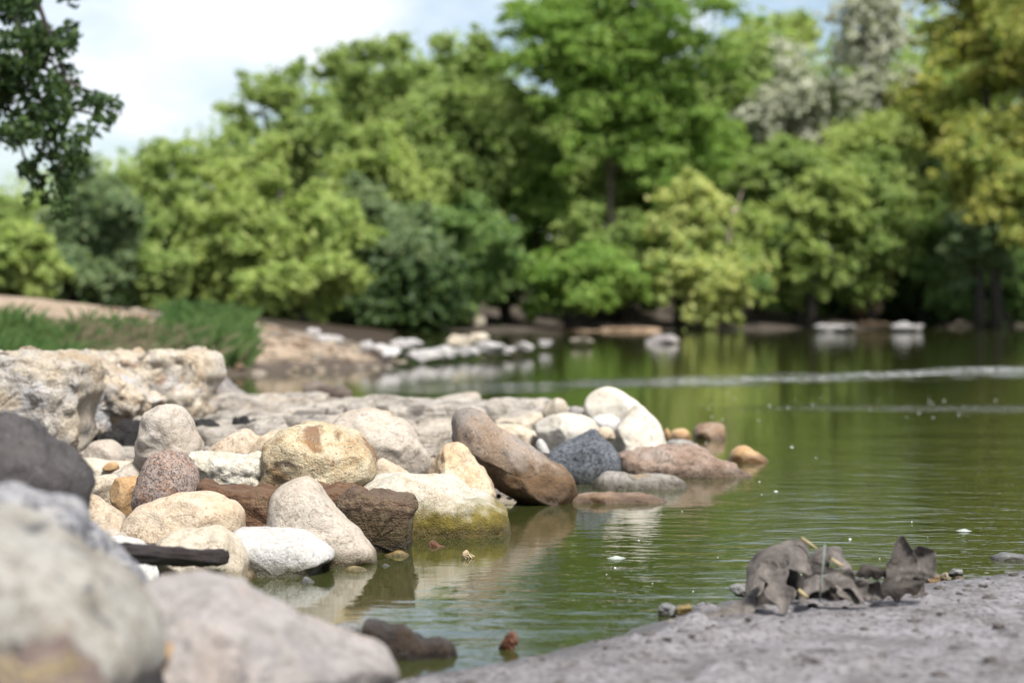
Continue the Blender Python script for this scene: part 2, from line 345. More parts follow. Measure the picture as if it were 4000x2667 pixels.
def mud_mat():
    t = NT('grey_mud'); tc = t.new('ShaderNodeTexCoord'); v = tc.outputs['Object']
    c = t.ramp(t.noise(v, 7., 8, .66, .3), (.34, srgb(122, 116, 115, .5)), (.46, srgb(152, 147, 148, .48)), (.62, srgb(172, 168, 171, .5)))
    c = t.mix(t.ramp(t.noise(v, 60., 5, .7), (.38, .85), (.52, 0.)), c, srgb(70, 64, 62, .5))
    c = t.mix(t.ramp(t.noise(v, 16., 4, .6), (.60, 0.), (.68, .75)), c, srgb(66, 60, 58, .5))
    sp = t.new('ShaderNodeSeparateXYZ'); t.l.new(v, sp.inputs[0])
    wet = t.math('SUBTRACT', 1., t.smooth(t.math('MULTIPLY_ADD', t.noise(v, 14., 4), -.02, t.math('ADD', sp.outputs['Z'], .01)), .004, .034))
    c = t.mix(t.math('MULTIPLY', wet, .75), c, srgb(84, 76, 70, .45))
    r = t.math('MULTIPLY_ADD', wet, -.55, .85)
    bp = t.new('ShaderNodeBump', Height=t.noise(v, 22., 8, .62), Strength=.8, Distance=.010)
    p = t.new('ShaderNodeBsdfPrincipled', Roughness=r, Normal=bp.outputs[0]); t.set(p.inputs['Base Color'], c); p.inputs['Specular IOR Level'].default_value = .4
    t.l.new(p.outputs[0], t.out.inputs[0]); return t.m
M['mud'] = mud_mat()

def water_mat():
    t = NT('river_water'); tc = t.new('ShaderNodeTexCoord'); v = tc.outputs['Object']
    sp = t.new('ShaderNodeSeparateXYZ'); t.l.new(v, sp.inputs[0]); X, Y = sp.outputs['X'], sp.outputs['Y']
    mp = t.new('ShaderNodeMapping', Vector=v); mp.inputs['Scale'].default_value = (.55, 1, 1); mp.inputs['Rotation'].default_value = (0, 0, radians(8))
    n1 = t.noise(mp.outputs[0], 9., 4, .55, .2); n2 = t.noise(mp.outputs[0], 1.6, 2, .5); n3 = t.noise(mp.outputs[0], 24., 2, .5)
    # sheltered water beside the stones is calmer
    off = t.math('SUBTRACT', X, t.math('MULTIPLY_ADD', Y, .30, -2.0))
    calm = t.math('MULTIPLY_ADD', t.smooth(off, -.1, 1.1), .82, .18)
    # a riffle crosses the river about 20 m out, a weaker one 15 m out
    line = t.math('SUBTRACT', Y, t.math('MULTIPLY_ADD', X, .78, 18.9))
    wob = t.math('MULTIPLY_ADD', t.noise(v, .6, 5, .65), 5.0, t.math('ADD', line, -2.5))
    rif = t.math('SUBTRACT', 1., t.smooth(t.math('ABSOLUTE', wob), .3, 1.3))
    rif = t.math('MULTIPLY', rif, t.smooth(X, -1.5, 5.))
    l2 = t.math('MULTIPLY_ADD', t.noise(v, .7, 3), 1.2, t.math('SUBTRACT', Y, 15.6))
    rif2 = t.math('MULTIPLY', t.math('SUBTRACT', 1., t.smooth(t.math('ABSOLUTE', l2), .1, .8)), t.smooth(X, 1.0, 3.5))
    rip = t.math('ADD', rif, t.math('MULTIPLY', rif2, .10))
    mr = t.new('ShaderNodeMapping', Vector=v); mr.inputs['Scale'].default_value = (.5, 1.6, 1)
    rip = t.math('MULTIPLY', rip, t.ramp(t.noise(mr.outputs[0], 1.7, 5, .65), (.44, 0.), (.54, 1.)))
    h = t.math('MULTIPLY_ADD', n3, .10, t.math('MULTIPLY_ADD', n2, 1.6, n1))
    h = t.math('MULTIPLY', h, calm)
    n4 = t.noise(v, 9., 4, .6)
    h = t.math('MULTIPLY_ADD', t.math('MULTIPLY', n4, rip), 16., h)
    bp = t.new('ShaderNodeBump', Height=h, Strength=1., Distance=.0058)
    foam = t.math('MULTIPLY', t.ramp(t.noise(v, 11., 5, .65), (.46, 0.), (.58, 1.)), t.math('MULTIPLY', rip, .95))  # white colour paints the riffle's sky sparkle as well as foam
    c = t.mix(foam, (.026, .030, .008), (.70, .72, .74))
    p = t.new('ShaderNodeBsdfPrincipled', Roughness=t.math('MULTIPLY_ADD', foam, .5, .03), Normal=bp.outputs[0]); t.set(p.inputs['Base Color'], c)
    p.inputs['IOR'].default_value = 1.45
    t.l.new(p.outputs[0], t.out.inputs[0]); return t.m
M['water'] = water_mat()

# ------------------------------------------------------------------ setting: ground, water, banks
def sheet(name, x0, x1, nx, y0, y1, ny, zf, mat, kind='structure', wx=None):
    xs = np.linspace(x0, x1, nx); ys = np.linspace(y0, y1, ny) if wx is None else wx
    X, Y = np.meshgrid(xs, ys, indexing='xy'); Z = zf(X, Y)
    V = np.stack([X.ravel(), Y.ravel(), Z.ravel()], -1)
    return tag(put(name, mesh_np(name, V, grid_faces(len(ys), nx), mat)), kind=kind)

sheet('ground', -400, 400, 3, -60, 700, 3, lambda X, Y: X * 0 - .9, M['soil'])
sheet('river_water', -80, 80, 2, -8, 140, 2, lambda X, Y: X * 0, M['water'])

def sstep(a, b, x):
    t = np.clip((x - a) / (b - a), 0, 1); return t * t * (3 - 2 * t)

def bank_h(X, Y):
    sh = Y.shape; P = np.stack([X.ravel(), Y.ravel(), X.ravel() * 0], -1)
    xs = np.interp(Y, [0, 4, 5.4, 6, 6.8, 7.8, 9, 10, 12, 13.5, 14.5, 15.5, 18, 30], [-.6, -.95, -.98, -.8, -.5, -.2, .25, .4, .25, -.2, -1.5, -3., -4.2, -4.2])
    zn = np.clip(.16 * (xs - X), -.5, .07) + .02 * np.clip(-X - 1.2, 0, 4)
    s = np.maximum(Y, 25.5) / 25.5
    crest = np.interp(X / s, [-12, -6.4, -5, -4.4, -3.4, -2.4, -1.7, -1.2, 0], [1.3, .88, .70, .62, .50, .27, .08, -.12, -.5])
    yb = np.interp(X, [-8, -3.6, -2.6, -1.2], [16.5, 19, 21.2, 22.3])
    k = sstep(0, 1, (Y - yb) / (25.5 - yb))
    zh = -.45 + (crest + .45) * (k ** .6)
    z = np.maximum(zn, zh)
    z += fbm(P * np.array([2.2, 2.2, 1]), 4, 3).reshape(sh) * .022 * np.clip((z + .2) * 4, 0, 1)
    return z
ys = np.concatenate([np.linspace(.2, 17, 150), np.linspace(17.1, 30, 150), np.linspace(31, 75, 45)])
sheet('riverbank', -16, 1.6, 220, 0, 0, 0, bank_h, M['terrain'], wx=ys)

SHX = [-.9, -.5, -.24, .18, .318, .38, .567, 1.13, 1.295, 1.487, 2.2, 4]
SHY = [3.2, 3.75, 4.1, 4.6, 4.78, 4.9, 5.24, 5.5, 5.64, 5.80, 6.3, 7.2]
def mud_h(X, Y):
    d = np.interp(X, SHX, SHY) - Y
    P = np.stack([X.ravel(), Y.ravel(), X.ravel() * 0], -1)
    d = d + fbm(P * 6, 3, 9).reshape(X.shape) * .05
    z = np.where(d > 0, .032 * (1 - np.exp(-d * 4.5)) + .016 * d, d * .25)
    z += (fbm(P * 5, 4, 5) * .004 + np.clip(fbm(P * 7, 4, 21) - .35, 0, 1) * .03 + np.clip(fbm(P * 30, 3, 23) - .25, 0, 1) * .010).reshape(X.shape) * np.clip(d * 6, 0, 1)
    return z
sheet('mud_bank', -.9, 4, 260, .6, 7.6, 330, mud_h, M['mud'])

def far_h(X, Y):
    P = np.stack([X.ravel() * .25, Y.ravel() * .25, X.ravel() * 0], -1)
    y0 = np.interp(X, [-60, -8, 0, 4, 12, 18, 40, 80], [58, 58, 60, 62, 66, 76, 90, 110]) + fbm(P, 3, 2).reshape(X.shape) * 1.2
    d = Y - y0
    z = np.where(d < 0, d * .2, np.interp(d, [0, 1.5, 4, 7, 14, 60], [0, .12, .35, 1.4, 1.9, 2.6]))
    return np.maximum(z, -.8) + fbm(P * 3, 4, 7).reshape(X.shape) * .12
sheet('far_bank', -80, 80, 180, 54, 170, 120, far_h, plain_mat('dark_shaded_bank_soil', (.028, .022, .017), (.07, .056, .044), 1.6, .95, .8, .05))  # damp litter tone, darkened further to paint the shade under the crowns

# ------------------------------------------------------------------ stones
def resample(pts, n, sharp=False):
    p = np.asarray(pts, float)
    if not sharp:
        q = []; m = len(p)
        for i in range(m):
            a, b, c, d = p[i - 1], p[i], p[(i + 1) % m], p[(i + 2) % m]
            for t in np.linspace(0, 1, 8, endpoint=False):
                q.append(.5 * (2 * b + (c - a) * t + (2 * a - 5 * b + 4 * c - d) * t * t + (3 * b - a - 3 * c + d) * t ** 3))
        p = np.array(q)
    e = np.vstack([p, p[:1]]); L = np.concatenate([[0], np.cumsum(np.linalg.norm(np.diff(e, axis=0), axis=1))])
    s = np.linspace(0, L[-1], n, endpoint=False)
    return np.stack([np.interp(s, L, e[:, 0]), np.interp(s, L, e[:, 1])], -1)

def centroid(p):
    x, y = p[:, 0], p[:, 1]; x1, y1 = np.roll(x, -1), np.roll(y, -1); c = x * y1 - x1 * y; a = c.sum() / 2
    return np.array([((x + x1) * c).sum(), ((y + y1) * c).sum()]) / (6 * a)

SEED = [100]
def stone(name, label, outline, D, mat, front=None, back=None, p=.8, fc=(0, -.25), amp=.012, freq=9., cuts=0, cutd=.78, sharp=False, cat='stone', group=None, n=96, k=44, ridge=0., slant=0.):
    """A boulder: its own outline at distance D, swelling towards and away from the viewer, broken by noise and flat chips."""
    SEED[0] += 1; sd = SEED[0]; r_ = np.random.default_rng(sd)
    o = resample(outline, n, sharp)
    X = (o[:, 0] - 2000) * D / F; Z = CH + (HZ - o[:, 1]) * D / F
    P2 = np.stack([X, Z], -1)
    if (np.roll(X, -1) * Z - X * np.roll(Z, -1)).sum() > 0: P2 = P2[::-1]
    c = centroid(P2); w, h = np.ptp(P2[:, 0]) / 2, np.ptp(P2[:, 1]) / 2
    front = front or .75 * min(w, h * 1.2); back = back or front * 1.15
    f2 = c + np.array([fc[0] * w, fc[1] * h]); b2 = c + np.array([0, -.1 * h])
    V = []
    for t in np.linspace(-np.pi / 2, np.pi / 2, k):
        r = np.cos(t) ** p if abs(abs(t) - np.pi / 2) > 1e-6 else 0.
        s = np.sin(t); d = np.sign(s) * abs(s) ** p * (front if s < 0 else back)
        q = f2 if s < 0 else b2
        ring = c * r + q * (1 - r) + r * (P2 - c)
        V.append(np.stack([ring[:, 0], np.full(n, D + d) + slant * (ring[:, 1] - c[1]), ring[:, 1]], -1))
    V = np.array(V).reshape(-1, 3); c3 = np.array([c[0], D, c[1]])
    if name in ('river_stone', 'foreground_boulder', 'brown_boulder'): cuts += 3; cutd *= .95
    ridge = max(ridge, amp * 1.0)
    for _ in range(cuts):
        nv = r_.normal(size=3); nv[1] = -abs(nv[1]) * 1.2 - .35; nv /= np.linalg.norm(nv)
        e = (V - c3) @ nv; lim = e.max() * r_.uniform(cutd, .95)
        V = V - nv * np.clip(e - lim, 0, None)[:, None] * .92
    me = mesh_np(name, V, grid_faces(k, n, True), mat)
    nr = np.empty(len(V) * 3, np.float32); me.vertices.foreach_get('co', nr)
    nn = np.empty(len(V) * 3, np.float32); me.vertex_normals.foreach_get('vector', nn); nn = nn.reshape(-1, 3)
    sc = max(w, h)
    dsp = fbm(V * freq + sd * 3.7, 5, sd, .5) * amp
    if ridge:
        dsp += -np.abs(fbm(V * freq * .8 + sd, 4, sd + 5, .6)) * ridge + ridge * .35
    V = V + nn * dsp[:, None]
    base = np.array([c[0], D, V[:, 2].min()])
    me.vertices.foreach_set('co', (V - base).astype(np.float32).ravel()); me.update()
    ob = put(name, me, tuple(base))
    return tag(ob, label, cat, group)

def C1(*p): return [(x / 2.351, 1300 + y / 2.351) for x, y in p]
def C2(*p): return [(700 + x / 2.351, 1450 + y / 2.351) for x, y in p]
def C3(*p): return [(1600 + x / 2.351, 1450 + y / 2.351) for x, y in p]
def C4(*p): return [(2300 + x / 2.94, 1500 + y / 2.94) for x, y in p]
def C5(*p): return [(x / 2.0443, 1900 + y / 2.0443) for x, y in p]
def C6(*p): return [(900 + x / 1.919, 1850 + y / 1.919) for x, y in p]
def C7(*p): return [(2300 + x / 1.3835, 1950 + y / 1.3835) for x, y in p]

# --- blurred foreground on the left
stone('foreground_boulder', 'large blurred grey-cream boulder filling the bottom left corner', C5((-500, 200), (-150, 215), (0, 240), (100, 285), (250, 355), (400, 420), (560, 515), (720, 605), (880, 715), (1010, 830), (1120, 960), (1200, 1100), (1245, 1250), (1240, 1400), (1180, 1520), (1060, 1640), (700, 1800), (100, 1850), (-450, 1700)),
      2.85, M['foregrey'], .28, .25, p=.8, fc=(-.1, -.45), amp=.012, freq=8, cuts=3, cutd=.8)
stone('foreground_boulder', 'mottled grey boulder behind the large corner boulder, below the charcoal rock', C5((-350, 60), (-120, 10), (0, 18), (150, 55), (300, 90), (450, 140), (560, 200), (606, 270), (620, 420), (560, 600), (200, 700), (-300, 650)),
      3.3, M['greygranite'], .16, .2, amp=.012, freq=10)
stone('foreground_boulder', 'speckled grey granite boulder the charred stick rests against', C5((300, 420), (480, 330), (600, 288), (720, 308), (800, 360), (870, 430), (930, 515), (1000, 605), (1060, 700), (1120, 830), (1140, 1000), (900, 1150), (400, 1100), (250, 700)),
      3.75, M['greygranite'], .12, .16, amp=.01, freq=14, cuts=2)
stone('foreground_boulder', 'broad blurred pinkish-grey boulder at the bottom beside the corner boulder', C5((1060, 900), (1120, 825), (1250, 788), (1400, 760), (1500, 755), (1620, 772), (1800, 832), (1950, 900), (2080, 955), (2250, 1030), (2450, 1130), (2650, 1240), (2850, 1330), (3000, 1420), (3100, 1500), (3180, 1640), (2800, 1800), (1600, 1850), (1250, 1700), (1200, 1300), (1150, 1080)),
      3.45, M['fore'], .22, .3, p=.85, fc=(-.2, -.35), amp=.012, freq=7, cuts=3, cutd=.85)
stone('charcoal_rock', 'dark charcoal-grey rock at the left edge below the limestone blocks', C1((-700, 900), (-250, 780), (0, 768), (100, 780), (160, 822), (260, 880), (340, 960), (440, 1040), (520, 1110), (600, 1180), (660, 1250), (700, 1330), (722, 1420), (725, 1520), (700, 1700), (600, 1850), (0, 1950), (-650, 1850)),
      4.3, M['charcoal'], .16, .25, p=.75, fc=(-.2, -.3), amp=.014, freq=12, cuts=1, cutd=.9, ridge=.02)
# --- stick
sp_ = [at(x / 2.0443, 1900 + y / 2.0443, d) for x, y, d in ((700, 520, 4.35), (850, 531, 4.5), (950, 538, 4.6), (1080, 545, 4.7), (1200, 548, 4.8), (1330, 552, 4.9), (1450, 560, 5.), (1600, 566, 5.1), (1700, 566, 5.17), (1790, 562, 5.22))]
sp_ = np.array([[np.interp(q, np.linspace(0, 1, 10), np.array(sp_)[:, k]) for k in range(3)] for q in np.linspace(0, 1, 46)])
sr_ = np.interp(np.linspace(0, 1, 46), np.linspace(0, 1, 10), [.021, .022, .022, .0215, .0205, .0205, .020, .0205, .0195, .0165])
V_, Fq_, cp_ = tube(sp_, sr_, 28, .002, 4)
aa_ = np.tile(np.linspace(0, 2 * np.pi, 28, endpoint=False), 46); ll_ = np.repeat(np.linspace(0, 1, 46), 28)
gr_ = fbm(np.c_[np.cos(aa_) * 3.2, np.sin(aa_) * 3.2, ll_ * 5], 4, 8) * .28
ax_ = np.repeat(sp_, 28, axis=0); V_[:46 * 28] = ax_ + (V_[:46 * 28] - ax_) * (1 + gr_)[:, None]
stick = tag(put('charred_stick', mesh_np('charred_stick', V_, np.vstack([Fq_, cp_]), M['charred'])), 'short charred black stick poking out over the stones at left', 'stick')
e0 = np.array(at(1790 / 2.0443, 1900 + 560 / 2.0443, 5.23)); e1 = e0 + np.array([.012, 0, -.004])
V_, Fq_, cp_ = tube([e0 + [-.02, 0, 0], e0 + [.003, 0, -.002], e1], [.012, .0125, .009], 9, .003, 8)
put('splintered_end', mesh_np('splintered_end', V_, np.vstack([Fq_, cp_]), M['charred']), parent=stick)

# --- left cluster in focus
stone('river_stone', 'rounded pale peach stone just right of the charcoal rock', C5((560, 120), (630, 22), (700, 48), (800, 100), (900, 160), (960, 210), (990, 270), (985, 350), (930, 430), (700, 450), (560, 350)), 6.25, M['peach'], .1, amp=.006)
stone('river_stone', 'small pale stone peeking out beneath the peach potato-shaped stone', C5((760, 420), (830, 350), (900, 338), (960, 355), (1030, 400), (1085, 460), (1060, 540), (880, 560)), 5.85, M['beige'], .07, amp=.005, n=64, k=30)
stone('river_stone', 'whitish stone directly behind and below the charred stick', C5((780, 460), (880, 408), (1000, 428), (1110, 470), (1190, 550), (1240, 650), (1256, 780), (1220, 900), (1000, 950), (800, 800)), 5.4, M['white'], .1, amp=.008)
stone('river_stone', 'olive-beige slab between the charcoal rock and the orange stone', C1((660, 1360), (705, 1320), (830, 1328), (1000, 1318), (1060, 1340), (1090, 1420), (1080, 1560), (1020, 1640), (800, 1560), (680, 1450)), 6.9, M['cream'], .1, p=.6, amp=.008, cuts=3)
stone('river_stone', 'orange-tan stone wedged left of the speckled granite egg', C1((1010, 1400), (1040, 1332), (1110, 1308), (1290, 1305), (1340, 1400), (1300, 1560), (1200, 1760), (1150, 1760), (1080, 1620), (1020, 1500)), 6.75, M['orange'], .08, amp=.006, cuts=2)
stone('granite_stone', 'egg-shaped pink and grey speckled granite stone below the conical stone', C1((1215, 1580), (1235, 1490), (1265, 1350), (1310, 1220), (1380, 1132), (1460, 1100), (1560, 1094), (1660, 1115), (1740, 1160), (1800, 1240), (1830, 1330), (1838, 1440), (1830, 1580), (1780, 1680), (1500, 1740), (1260, 1690)), 6.55, M['granite'], .1, amp=.006, freq=14)
stone('conical_stone', 'tall conical grey-beige stone standing in front of the limestone blocks', C1((1245, 1190), (1268, 1080), (1290, 970), (1330, 880), (1370, 780), (1420, 710), (1480, 667), (1550, 654), (1620, 665), (1680, 700), (1740, 760), (1800, 850), (1840, 960), (1856, 1060), (1845, 1160), (1760, 1240), (1560, 1260), (1350, 1250)), 7.25, M['beige'], .12, amp=.012, freq=8, cuts=2)
stone('river_stone', 'low pale slab left of the speckled granite egg, in front of the round stone', C1((980, 1330), (1080, 1240), (1170, 1190), (1290, 1160), (1420, 1180), (1450, 1280), (1380, 1400), (1150, 1420)), 7.3, M['beige'], .12, amp=.008)
stone('flat_slab', 'flat whitish slab lying between the charcoal rock and small round stone', C1((520, 1230), (620, 1192), (800, 1172), (1000, 1185), (1150, 1200), (1180, 1280), (1000, 1380), (700, 1390), (540, 1340)), 7.9, M['cream'], .18, p=.5, fc=(0, .1), amp=.01)
stone('river_stone', 'small smooth round stone at the foot of the left limestone block', C1((735, 1190), (770, 1110), (830, 1022), (900, 990), (990, 990), (1070, 1030), (1122, 1110), (1110, 1200), (950, 1250), (800, 1240)), 8.5, M['beige'], .13, amp=.004)
stone('pebble', 'tiny orange-tan pebble on the flat whitish slab', C1((935, 1255), (960, 1215), (990, 1190), (1050, 1184), (1095, 1215), (1080, 1262), (1000, 1275)), 7.7, M['orange'], .03, amp=.003, cuts=3, cat='pebble', n=40, k=20)
stone('river_stone', 'warm cream slab behind the weathered boulder, right of the conical stone', C2((170, 800), (215, 752), (290, 690), (400, 620), (520, 560), (600, 530), (650, 545), (690, 585), (740, 610), (800, 590), (840, 550), (950, 540), (1000, 640), (900, 800), (600, 880), (250, 880)), 7.5, M['peach'], .14, p=.7, amp=.008)
stone('limestone_chunk', 'lumpy pitted white limestone between the granite egg and weathered boulder', C2((95, 830), (120, 785), (170, 765), (300, 758), (420, 760), (490, 788), (600, 795), (740, 800), (850, 850), (860, 1000), (800, 1090), (600, 1100), (450, 1100), (290, 1090), (170, 1040), (180, 920)), 6.95, M['lumpy'], .13, p=.7, amp=.014, freq=10, ridge=.02)
stone('weathered_boulder', 'big rounded cream boulder with brown and black stains atop the pile', C2((735, 1100), (732, 960), (750, 840), (780, 720), (820, 650), (890, 592), (960, 540), (1060, 500), (1170, 475), (1300, 480), (1440, 505), (1570, 545), (1680, 600), (1750, 670), (1810, 760), (1832, 850), (1815, 940), (1760, 1000), (1680, 1060), (1560, 1110), (1200, 1140), (850, 1130)), 6.95, M['weathered'], .2, .22, p=.62, fc=(.1, -.3), amp=.012, freq=8, cuts=3, cutd=.84, ridge=.012)
stone('river_stone', 'pointed tan boulder behind the weathered boulder, near the grey ledge', C2((1330, 560), (1400, 490), (1480, 430), (1580, 385), (1690, 350), (1780, 352), (1870, 385), (1970, 435), (2040, 460), (2100, 520), (2160, 600), (2230, 690), (2280, 780), (2297, 870), (2280, 960), (2200, 1010), (1900, 1030), (1400, 1000), (1320, 760)), 8.1, M['beige'], .2, amp=.012, freq=7, cuts=3, cutd=.75)
stone('river_stone', 'small pinkish stone between the weathered boulder and the mossy boulder', C2((1700, 1000), (1780, 860), (1850, 800), (1900, 812), (2000, 860), (2115, 948), (2140, 1020), (1900, 1080)), 7.55, M['peach'], .1, amp=.006, n=64, k=30)
stone('rusty_block', 'long rust-brown sandstone slab under the weathered boulder', C2((150, 1060), (195, 1040), (290, 1066), (480, 1076), (600, 1100), (650, 1108), (690, 1082), (860, 1085), (1200, 1090), (1360, 1088), (1420, 1070), (1540, 1075), (1620, 1092), (1700, 1140), (1720, 1400), (1700, 1620), (1500, 1740), (800, 1700), (300, 1600), (160, 1300)), 6.5, M['rust'], .1, .2, p=.2, fc=(0, -.2), amp=.010, freq=11, sharp=True, ridge=.016, cuts=2, cutd=.9, cat='stone block')
stone('umber_block', 'dark brown square-cornered sandstone block between leaning stone and mossy boulder', C2((1480, 1180), (1560, 1100), (1610, 1092), (1720, 1128), (1900, 1150), (2075, 1150), (2130, 1180), (2146, 1222), (2120, 1320), (2118, 1450), (2112, 1600), (2120, 1740), (1900, 1800), (1500, 1800), (1450, 1500)), 6.38, M['umber'], .13, .2, p=.2, fc=(0, -.2), amp=.010, freq=12, sharp=True, ridge=.016, cuts=2, cutd=.9, cat='stone block')
stone('leaning_stone', 'smooth beige stone leaning diagonally into the water at the front', C6((285, 440), (288, 300), (302, 200), (340, 130), (400, 80), (480, 40), (560, 21), (620, 40), (665, 85), (705, 150), (760, 222), (830, 292), (900, 362), (960, 430), (1010, 500), (1060, 550), (1090, 595), (1101, 640), (1098, 710), (1040, 790), (850, 830), (600, 800), (400, 700), (310, 580)), 6.05, M['beige'], .12, .14, p=.72, fc=(-.1, -.2), amp=.006, freq=7, cuts=2, cutd=.82)
stone('mossy_boulder', 'large white boulder with olive algae on its lower half at the waterline', C6((930, 160), (950, 115), (990, 70), (1060, 30), (1180, 5), (1320, 0), (1500, 14), (1640, 40), (1720, 82), (1790, 130), (1870, 140), (1940, 170), (2000, 222), (2055, 262), (2080, 330), (2088, 440), (2070, 540), (1900, 620), (1500, 680), (1150, 660), (1000, 500)), 6.85, M['mossy'], .22, .25, p=.68, fc=(-.2, -.3), amp=.012, freq=7, cuts=2, cutd=.86, ridge=.008)
stone('white_slab', 'flat-topped white limestone slab at the waterline left of the leaning stone', C6((20, 450), (100, 434), (200, 430), (350, 432), (460, 430), (560, 455), (620, 500), (700, 540), (770, 600), (755, 640), (690, 680), (650, 760), (640, 830), (400, 880), (180, 870), (130, 760), (90, 580)), 5.85, M['white'], .14, .2, p=.5, fc=(0, -.35), amp=.007, freq=8, cuts=2, ridge=.006)
stone('river_stone', 'peach-tan potato-shaped stone above the charred stick', C5((975, 350), (1010, 260), (1070, 190), (1180, 140), (1300, 100), (1400, 65), (1550, 50), (1680, 65), (1770, 95), (1815, 122), (1865, 132), (1920, 180), (1945, 260), (1950, 370), (1900, 450), (1600, 500), (1300, 510), (1110, 480), (1025, 420)), 6.2, M['peach'], .13, p=.78, fc=(0, -.1), amp=.006, freq=8)
stone('river_stone', 'sand-coloured boulder behind the charred stick with ochre algae at its foot', C5((1190, 560), (1215, 485), (1300, 420), (1400, 362), (1480, 345), (1600, 335), (1740, 317), (1830, 370), (1890, 420), (1930, 490), (1965, 580), (1980, 680), (2010, 700), (2032, 770), (2030, 860), (1900, 920), (1600, 920), (1300, 860), (1220, 720)), 5.65, M['cream'], .14, .16, p=.75, fc=(-.1, -.1), amp=.008, freq=9, cuts=2)
# --- waterline pebbles
def peb(label, outl, D, mat, fr=None, **kw):
    kw = {**dict(amp=.003, freq=20, n=48, k=24, cat='pebble'), **kw}
    return stone('pebble', label, outl, D, mat, fr, **kw)
peb('olive pebble in the water against the dark brown block', C6((1150, 625), (1200, 590), (1260, 575), (1315, 590), (1345, 625), (1330, 670), (1200, 680)), 6.2, M['wetolive'])
peb('brown-gold pebble in the water below the leaning stone', C6((815, 750), (870, 702), (940, 685), (1000, 700), (1050, 745), (1020, 790), (860, 800)), 5.85, M['wetolive'])
peb('tiny grey pebble at the tip of the leaning stone', C6((1105, 715), (1140, 685), (1165, 679), (1218, 712), (1200, 745), (1130, 748)), 5.95, M['wetgrey'])
peb('small pale pebble in front of the flat-topped white slab', C6((505, 828), (535, 790), (562, 769), (610, 790), (645, 830), (620, 870), (530, 875)), 5.6, M['wetgrey'])
peb('blurred wet grey pebble left of the dark wet rock near the bottom', C6((735, 1185), (800, 1132), (860, 1118), (925, 1122), (1000, 1172), (960, 1260), (800, 1260)), 4.75, M['wetgrey'])
stone('dark_wet_rock', 'dark brown wet rock in the shallows at the bottom centre', C6((1010, 1230), (998, 1140), (1055, 1112), (1180, 1148), (1330, 1170), (1450, 1238), (1540, 1236), (1640, 1258), (1675, 1315), (1680, 1430), (1400, 1480), (1150, 1460), (1040, 1380)), 4.45, M['darkwet'], .07, amp=.008, freq=16, ridge=.012, p=.6, cat='rock')

# --- right-hand cluster
stone('brown_boulder', 'long brown boulder slanting down to the water right of the pile', C3((398, 640), (394, 500), (405, 430), (450, 380), (530, 354), (600, 365), (680, 400), (750, 450), (820, 510), (950, 580), (1080, 640), (1180, 715), (1280, 795), (1370, 868), (1440, 938), (1490, 1010), (1530, 1080), (1552, 1150), (1500, 1240), (1300, 1290), (1080, 1250), (880, 1130), (760, 1020), (680, 910), (600, 790), (480, 700)), 7.85, M['brown'], .17, .2, p=.85, fc=(.1, -.2), amp=.012, freq=7)
stone('river_stone', 'small cream stone with reddish marbling between mossy and brown boulders', C3((160, 970), (200, 880), (250, 790), (300, 720), (350, 680), (420, 662), (480, 670), (530, 710), (580, 780), (630, 850), (680, 920), (705, 990), (745, 1060), (780, 1170), (700, 1260), (400, 1220), (180, 1100)), 7.5, M['marble'], .13, amp=.01, freq=10, cuts=2)
stone('dark_granite', 'angular blue-grey granite rock right of the brown boulder', C3((1270, 790), (1300, 745), (1470, 622), (1580, 590), (1680, 543), (1715, 562), (1760, 620), (1840, 690), (1912, 770), (1938, 880), (1920, 1000), (1860, 1120), (1540, 1140), (1400, 1050), (1300, 900)), 8.8, M['dark_granite'], .15, .18, p=.6, fc=(-.05, .0), amp=.008, sharp=True, cuts=4, cutd=.6, cat='rock')
stone('river_stone', 'rounded beige stone behind the angular blue-grey granite', C3((1160, 520), (1220, 450), (1320, 410), (1420, 393), (1560, 395), (1650, 420), (1715, 470), (1760, 540), (1750, 640), (1600, 740), (1300, 760), (1200, 620)), 9.5, M['ivory'], .16, amp=.008, freq=7)
stone('river_stone', 'small round cream stone left of the big white egg-shaped stone', C3((1225, 400), (1240, 330), (1265, 285), (1310, 250), (1360, 240), (1415, 262), (1450, 325), (1458, 400), (1400, 450), (1280, 450)), 10.4, M['cream'], .1, amp=.005, n=64, k=30)
stone('river_stone', 'small grey stone tucked against the big white egg-shaped stone', C3((1435, 400), (1480, 328), (1555, 322), (1620, 350), (1680, 430), (1640, 480), (1480, 460)), 10.6, M['fore'], .1, amp=.005, n=64, k=30)
stone('river_stone', 'big smooth white egg-shaped stone at the top of the right-hand heap', C3((1603, 340), (1622, 260), (1680, 200), (1750, 162), (1830, 149), (1920, 170), (2010, 220), (2080, 270), (2140, 340), (2160, 440), (2000, 520), (1780, 500), (1650, 420)), 10.35, M['ivory'], .2, amp=.006, freq=5)
stone('river_stone', 'little white stone in front of the big egg-shaped stone', C3((1680, 450), (1700, 420), (1760, 398), (1850, 405), (1920, 440), (1945, 520), (1880, 600), (1740, 590)), 9.9, M['white'], .1, amp=.005, n=64, k=30)
stone('river_stone', 'white pointed stone with a tan stain beside the reddish wedge rock', C3((1830, 740), (1845, 670), (1870, 580), (1920, 490), (1980, 400), (2040, 340), (2090, 302), (2150, 322), (2220, 400), (2290, 490), (2335, 570), (2358, 650), (2365, 760), (2200, 830), (1950, 830)), 9.6, M['ivory'], .2, p=.75, amp=.008, freq=6, cuts=3, cutd=.7)
stone('river_stone', 'beige stone half hidden behind the top of the brown boulder', C3((780, 480), (830, 435), (950, 420), (1100, 398), (1190, 388), (1240, 440), (1240, 560), (1000, 600), (820, 560)), 10.6, M['cream'], .14, amp=.01)
